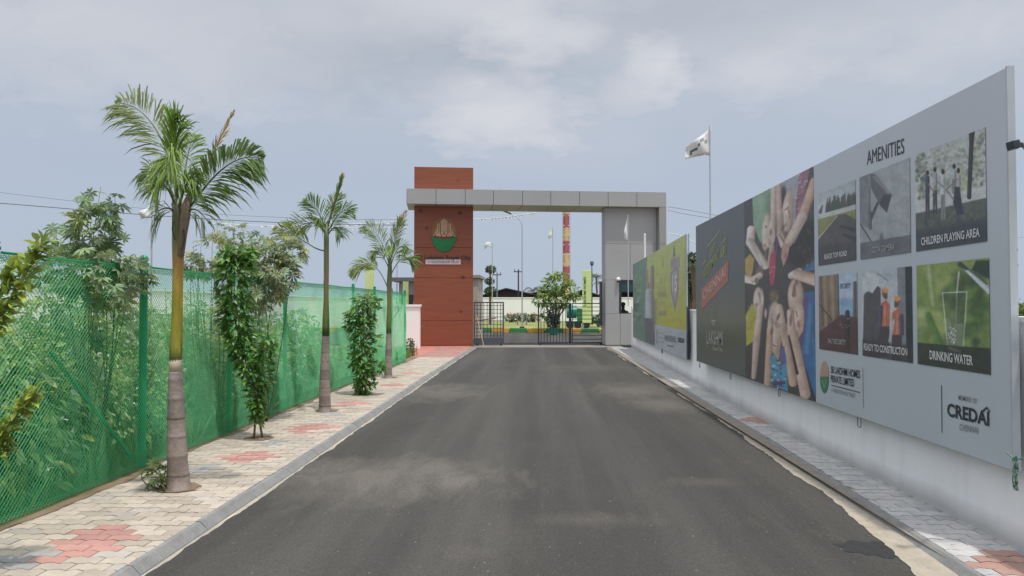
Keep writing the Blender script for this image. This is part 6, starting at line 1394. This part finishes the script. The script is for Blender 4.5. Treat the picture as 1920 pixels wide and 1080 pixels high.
# wires
WM = mat('wire_dark', S(80, 90, 100, .7), rough=.7); WR = mat('ribbon_white', (.8, .8, .82, 1), rough=.7)
def wire(pts, Y0, Y1, label, r=.009, m_=WM, name='overhead_wire', cat='wire'):
    m = MB(); n = len(pts); m.tube(bez([at(x, y, Y0 + (Y1 - Y0) * i / (n - 1)) for i, (x, y) in enumerate(pts)], 20), r, 5); return tag(m.build(name, m_), label, cat)
wire([(-40, 378), (150, 392), (300, 408), (520, 422), (765, 422)], 26, 33, 'dark overhead wire crossing the sky from the left edge to the gateway beam', .014)
wire([(-40, 356), (200, 385), (400, 412), (765, 412)], 40, 40, 'faint upper wire in the left sky', .008)
wire([(1252, 388), (1290, 392), (1335, 405), (1400, 412)], 31, 34, 'upper thin wire leaving the grey gateway corner to the right', .008); wire([(1252, 394), (1290, 404), (1335, 410), (1400, 416)], 31, 34, 'lower thin wire leaving the grey gateway corner to the right', .008)
wire([(1920, 445), (1905, 446), (1880, 448)], 44, 44, 'faint wire at the far right edge above the distant pole', .006)
def ribbon(pts, Y, label):
    m = MB(); P = bez([at(x, y, Y) for x, y in pts], 40); r = random.Random(2)
    m.tube(P, .01, 4)
    for i in range(0, 40, 2):
        if r.random() < .75: a_ = P[i]; b_ = P[i + 1]; m.add([a_, b_, b_ + Vector((0, .02, -.09)), a_ + Vector((0, -.02, -.08))], [(0, 1, 2, 3)])
    return tag(m.build('bunting', WR), label, 'bunting')
ribbon([(395, 418), (480, 424), (600, 428), (700, 416), (750, 416)], 34, 'string of white bunting sagging between the palms and the gateway'); ribbon([(600, 426), (690, 430), (765, 426)], 36, 'second short string of white bunting left of the beam')
ribbon([(888, 410), (930, 412), (980, 402), (1005, 399)], 34, 'white bunting string crossing under the beam beside the red pillar'); ribbon([(1252, 437), (1275, 438), (1306, 456)], 34, 'white bunting string in the gap right of the gateway')

# planter tree
def crown_leaves(t, blobs, n, leaf, col, mt=LEAFM, tpl=LEAF, seed=1, yel=.2, name='crown'):
    r = random.Random(seed); P = []; O = []
    W_ = [b[1] * b[2] for b in blobs]
    for i in range(n):
        b_ = r.choices(blobs, W_)[0]; a_ = r.uniform(0, 6.28); u = r.uniform(-1, 1); s = math.sqrt(1 - u * u); d = Vector((s * math.cos(a_), s * math.sin(a_), u)); q = r.uniform(.3, 1) ** .5
        P.append(Vector(b_[0]) + Vector((d.x * b_[1], d.y * b_[1], d.z * b_[2])) * q); O.append(d)
    m = MB(); scatter_leaves(m, np.array(P), np.array(O), tpl, leaf, col, var=.45, yel=yel, droop=.3, jit=.6); return m.build(name, mt, t)
Yt = 45; X = at(1042, 575, Yt).x; t = thing('young_tree', 'round leafy young tree behind the half open gate leaf', 'tree', (X, Yt, 0))
bl = [(at(px, py, Yt + dy), rx_ * Yt / F, ry_ * Yt / F) for px, py, rx_, ry_, dy in ((1045, 530, 26, 18, 0), (1025, 548, 14, 13, .2), (1068, 545, 16, 14, -.2), (1040, 562, 24, 14, 0), (1012, 565, 14, 8, .1), (1078, 556, 9, 7, 0), (1056, 572, 8, 6, 0), (1026, 590, 11, 9, .2), (1040, 518, 13, 7, 0))]
crown_leaves(t, bl, 1150, .26, (.22, .32, .09), seed=3); m = MB()
for b_ in bl: m.tube(bez([(X, Yt, 0), (X, Yt, 1.2), tuple(b_[0])], 6), [.07, .06, .05, .04, .03, .02, .012], 6)
m.build('trunk', BARK, t)
t = thing('potted_shrub', 'dark cone shaped shrub in a green pot below the young tree', 'shrub', (at(1038, 575, 42).x, 42, 0)); Xp = at(1038, 575, 42).x
crown_leaves(t, [((Xp, 42, 1.15), .28, .6), ((Xp, 42, .75), .36, .4)], 900, .13, (.03, .06, .03), seed=4); m = MB(); m.tube([(Xp, 42, .005), (Xp, 42, .42)], [.2, .3], 12); m.build('pot', mat('green_pot', S(60, 150, 120, .8), rough=.6), t)
# tiered topiary
Yt = 62; X = at(919, 575, Yt).x; t = thing('topiary_tree', 'slim tree clipped into three round tiers beyond the gridded gate leaf', 'tree', (X, Yt, 0)); m = MB(); m.tube([(X, Yt, 0), (X, Yt, at(919, 500, Yt).z)], [.12, .06], 8); m.build('trunk', BARK, t)
crown_leaves(t, [(at(920, 505, Yt), .42, .28), (at(918, 527, Yt), .38, .25), (at(920, 546, Yt), .5, .34)], 1500, .16, (.07, .12, .04), tpl=SMALL, seed=5)
# far palms and treeline
def far_palm(px, pyc, Y, L, label, group='palms on the skyline', n=13):
    X = at(px, 575, Y).x; zc_ = at(px, pyc, Y).z; t = thing('coconut_palm', label, 'palm tree', (X, Y, 0), group=group); r = random.Random(px); m = MB(); m.tube([(X, Y, -.1), (X + .2, Y, zc_ * .5), (X, Y, zc_)], [.28, .2, .16], 8); m.build('trunk', BARK, t)
    mb = MB()
    for i in range(n):
        a_ = 6.28 * i / n + r.uniform(-.2, .2); d = Vector((math.cos(a_), math.sin(a_), 0)); up = r.uniform(.1, .7); pts = bez([(X, Y, zc_), Vector((X, Y, zc_)) + d * L * .5 + Vector((0, 0, L * up)), Vector((X, Y, zc_)) + d * L + Vector((0, 0, -L * r.uniform(.1, .5)))], 8)
        for j in range(8):
            p, q = pts[j], pts[j + 1]
            for s in (1, -1):
                for h in (0, .5):
                    o = p.lerp(q, h); sd = (q - p).normalized().cross(Vector((0, 0, 1))) * s * L * .22 * math.sin(math.pi * (j + 1 + h) / 10); kk = r.uniform(.6, 1.3)
                    mb.add([o, o + sd + Vector((0, 0, -L * .12)), o + (q - p) * .3], [(0, 1, 2)], (.07 * kk, .10 * kk, .055 * kk))
    mb.build('crown', LEAFM, t); return t
far_palm(1118, 520, 150, 2.6, 'far coconut palm just left of the grey cabin', n=11); far_palm(1128, 532, 160, 2.2, 'lower far coconut palm almost touching the cabin corner', n=9); far_palm(1000, 544, 170, 3.2, 'far dull green palm left of the young tree', n=11); far_palm(1014, 548, 175, 2.8, 'second dull far palm behind the tan shed', n=9)
far_palm(1299, 500, 48, 1.0, 'palm seen in the gap between the billboards', n=13)
def tree(px, blobs, Y, n, leaf, col, label, seed, cat='tree', group=None):
    X = at(px, 575, Y).x; t = thing('broadleaf_tree', label, cat, (X, Y, 0), group=group); bl = [(at(a_, b_, Y), rx_ * Y / F, ry_ * Y / F) for a_, b_, rx_, ry_ in blobs]; crown_leaves(t, bl, n, leaf, col, seed=seed); m = MB()
    for b_ in bl: m.tube(bez([(X, Y, -.05), (X, Y, b_[0].z * .5), tuple(b_[0])], 5), [.06, .05, .04, .035, .03, .02], 6)
    m.build('trunk', BARK, t); return t
tree(1297, [(1297, 515, 16, 22), (1290, 535, 14, 16), (1305, 530, 14, 20), (1296, 488, 9, 10)], 50, 2200, .28, (.09, .15, .06), 'dark tree behind the cross rail in the gap between the billboards', 8)
tree(1915, [(1900, 588, 24, 9), (1930, 584, 26, 12), (1880, 590, 20, 8)], 34, 900, .2, (.13, .18, .05), 'low green bush over the boundary wall at the right edge', 9, 'bush')
tree(1910, [(1908, 577, 20, 6), (1935, 576, 24, 7)], 90, 500, .5, (.08, .11, .07), 'hazy distant tree above the bush at the right edge', 10)
# bushes and stones in front of far wall
bb = MB()
t = thing('flower_bed', 'low flowering shrubs with pinkish blooms against the far white wall', 'shrubs', (at(975, 575, 70).x, 70, .1))
crown_leaves(t, [(at(px, 596, 70), 9 * 70 / F, 6 * 70 / F) for px in (955, 966, 980, 992, 1003)], 900, .22, (.14, .17, .08), tpl=SMALL, seed=12, name='foliage')
crown_leaves(t, [(at(px, 591, 70), 6 * 70 / F, 4 * 70 / F) for px in (955, 968, 1001)], 260, .16, (.5, .3, .26), tpl=SMALL, seed=13, yel=0, name='blooms')
t = thing('hoop_frame', 'small metal goal like frame standing on the lawn beside the street lamp', 'frame', (at(981, 575, 60).x, 60, .13)); m = MB(); p0_, p1_ = at(970, 587, 60), at(987, 587, 60); m.tube([(p0_.x, 60, .13), (p0_.x, 60, p0_.z), (p1_.x, 60, p0_.z), (p1_.x, 60, .13)], .05, 6); m.build('frame', POLE, t)
# green hedge bush at the end of the fence, and green water tanker behind the gate
t = thing('shrub', 'small rounded bush at the end of the fence beside the red pillar', 'shrub', (at(769, 650, 23.5).x, 23.5, .05)); crown_leaves(t, [(at(769, 652, 23.5), .14, .28), (at(769, 668, 23.5), .1, .15)], 450, .08, (.09, .13, .04), tpl=SMALL, seed=14)
m = MB(); m.tube([(at(769, 650, 23.5).x, 23.5, .05), (at(769, 650, 23.5).x, 23.5, .45)], .012, 5); m.build('stem', BARK, t)
Yk = 49.5; x0, x1 = at(1066, 575, Yk).x, at(1092, 575, Yk).x; TE = mat('teal_paint', S(40, 140, 128, .85), rough=.45, var=.12)
t = thing('water_tanker', 'teal green tanker vehicle parked behind the gate leaf with horizontal rails', 'tanker', ((x0 + x1) / 2, Yk, 0))
m = MB(); m.tube([(x0 - .1, Yk + .6, 1.25), (x1 - .35, Yk + .6, 1.25)], .42, 16); m.build('tank', TE, t, smooth=False, bevel=.02)
m = MB(); m.box(x0 - .2, x1 + .15, Yk + .2, Yk + 1.0, .5, .62); m.build('chassis', mat('teal_dark', S(30, 92, 84, .85), rough=.6), t)
m = MB(); m.add([(x1 - .3, Yk + .15, .63), (x1 + .5, Yk + .15, .63), (x1 + .5, Yk + .15, 1.0), (x1 + .2, Yk + .15, 1.45), (x1 - .3, Yk + .15, 1.5), (x1 - .3, Yk + 1.1, .63), (x1 + .5, Yk + 1.1, .63), (x1 + .5, Yk + 1.1, 1.0), (x1 + .2, Yk + 1.1, 1.45), (x1 - .3, Yk + 1.1, 1.5)],
  [(0, 1, 2, 3, 4), (9, 8, 7, 6, 5), (0, 5, 6, 1), (1, 6, 7, 2), (2, 7, 8, 3), (3, 8, 9, 4), (4, 9, 5, 0)]); m.build('cab', mat('green_cab', S(52, 130, 84, .85), rough=.5), t)
for xx in (x0 + .1, x1 - .3, x1 + .25): m = MB(); m.tube([(xx, Yk + .1, .38), (xx, Yk + .3, .38)], .25, 14); m.build('wheel', DARK, t)
# green hedge right of banner
tree(1122, [(1118, 598, 10, 6), (1128, 596, 10, 7), (1110, 600, 8, 5)], 54.5, 500, .16, (.06, .13, .05), 'low green hedge right of the lime banner behind the gate rails', 15, 'hedge')
# far skyline trees: one continuous mass beyond everything
fm = MB(); r_ = np.random.RandomState(8); n = 9000
xx = r_.uniform(-230, 230, n); hh = 3.2 + 1.6 * np.sin(xx * .11) + 1.2 * np.sin(xx * .31 + 1) ; P = np.stack([xx, 240 + r_.uniform(-6, 6, n), hh * np.sqrt(r_.uniform(0, 1, n))], 1); O = r_.normal(0, 1, (n, 3))
scatter_leaves(fm, P, O, SMALL, 1.5, (.10, .13, .10), var=.3, yel=0, droop=.2, jit=.4); o = fm.build('treeline', LEAFM, None, kind='stuff'); tag(o, 'far hazy treeline low on the horizon', 'trees')
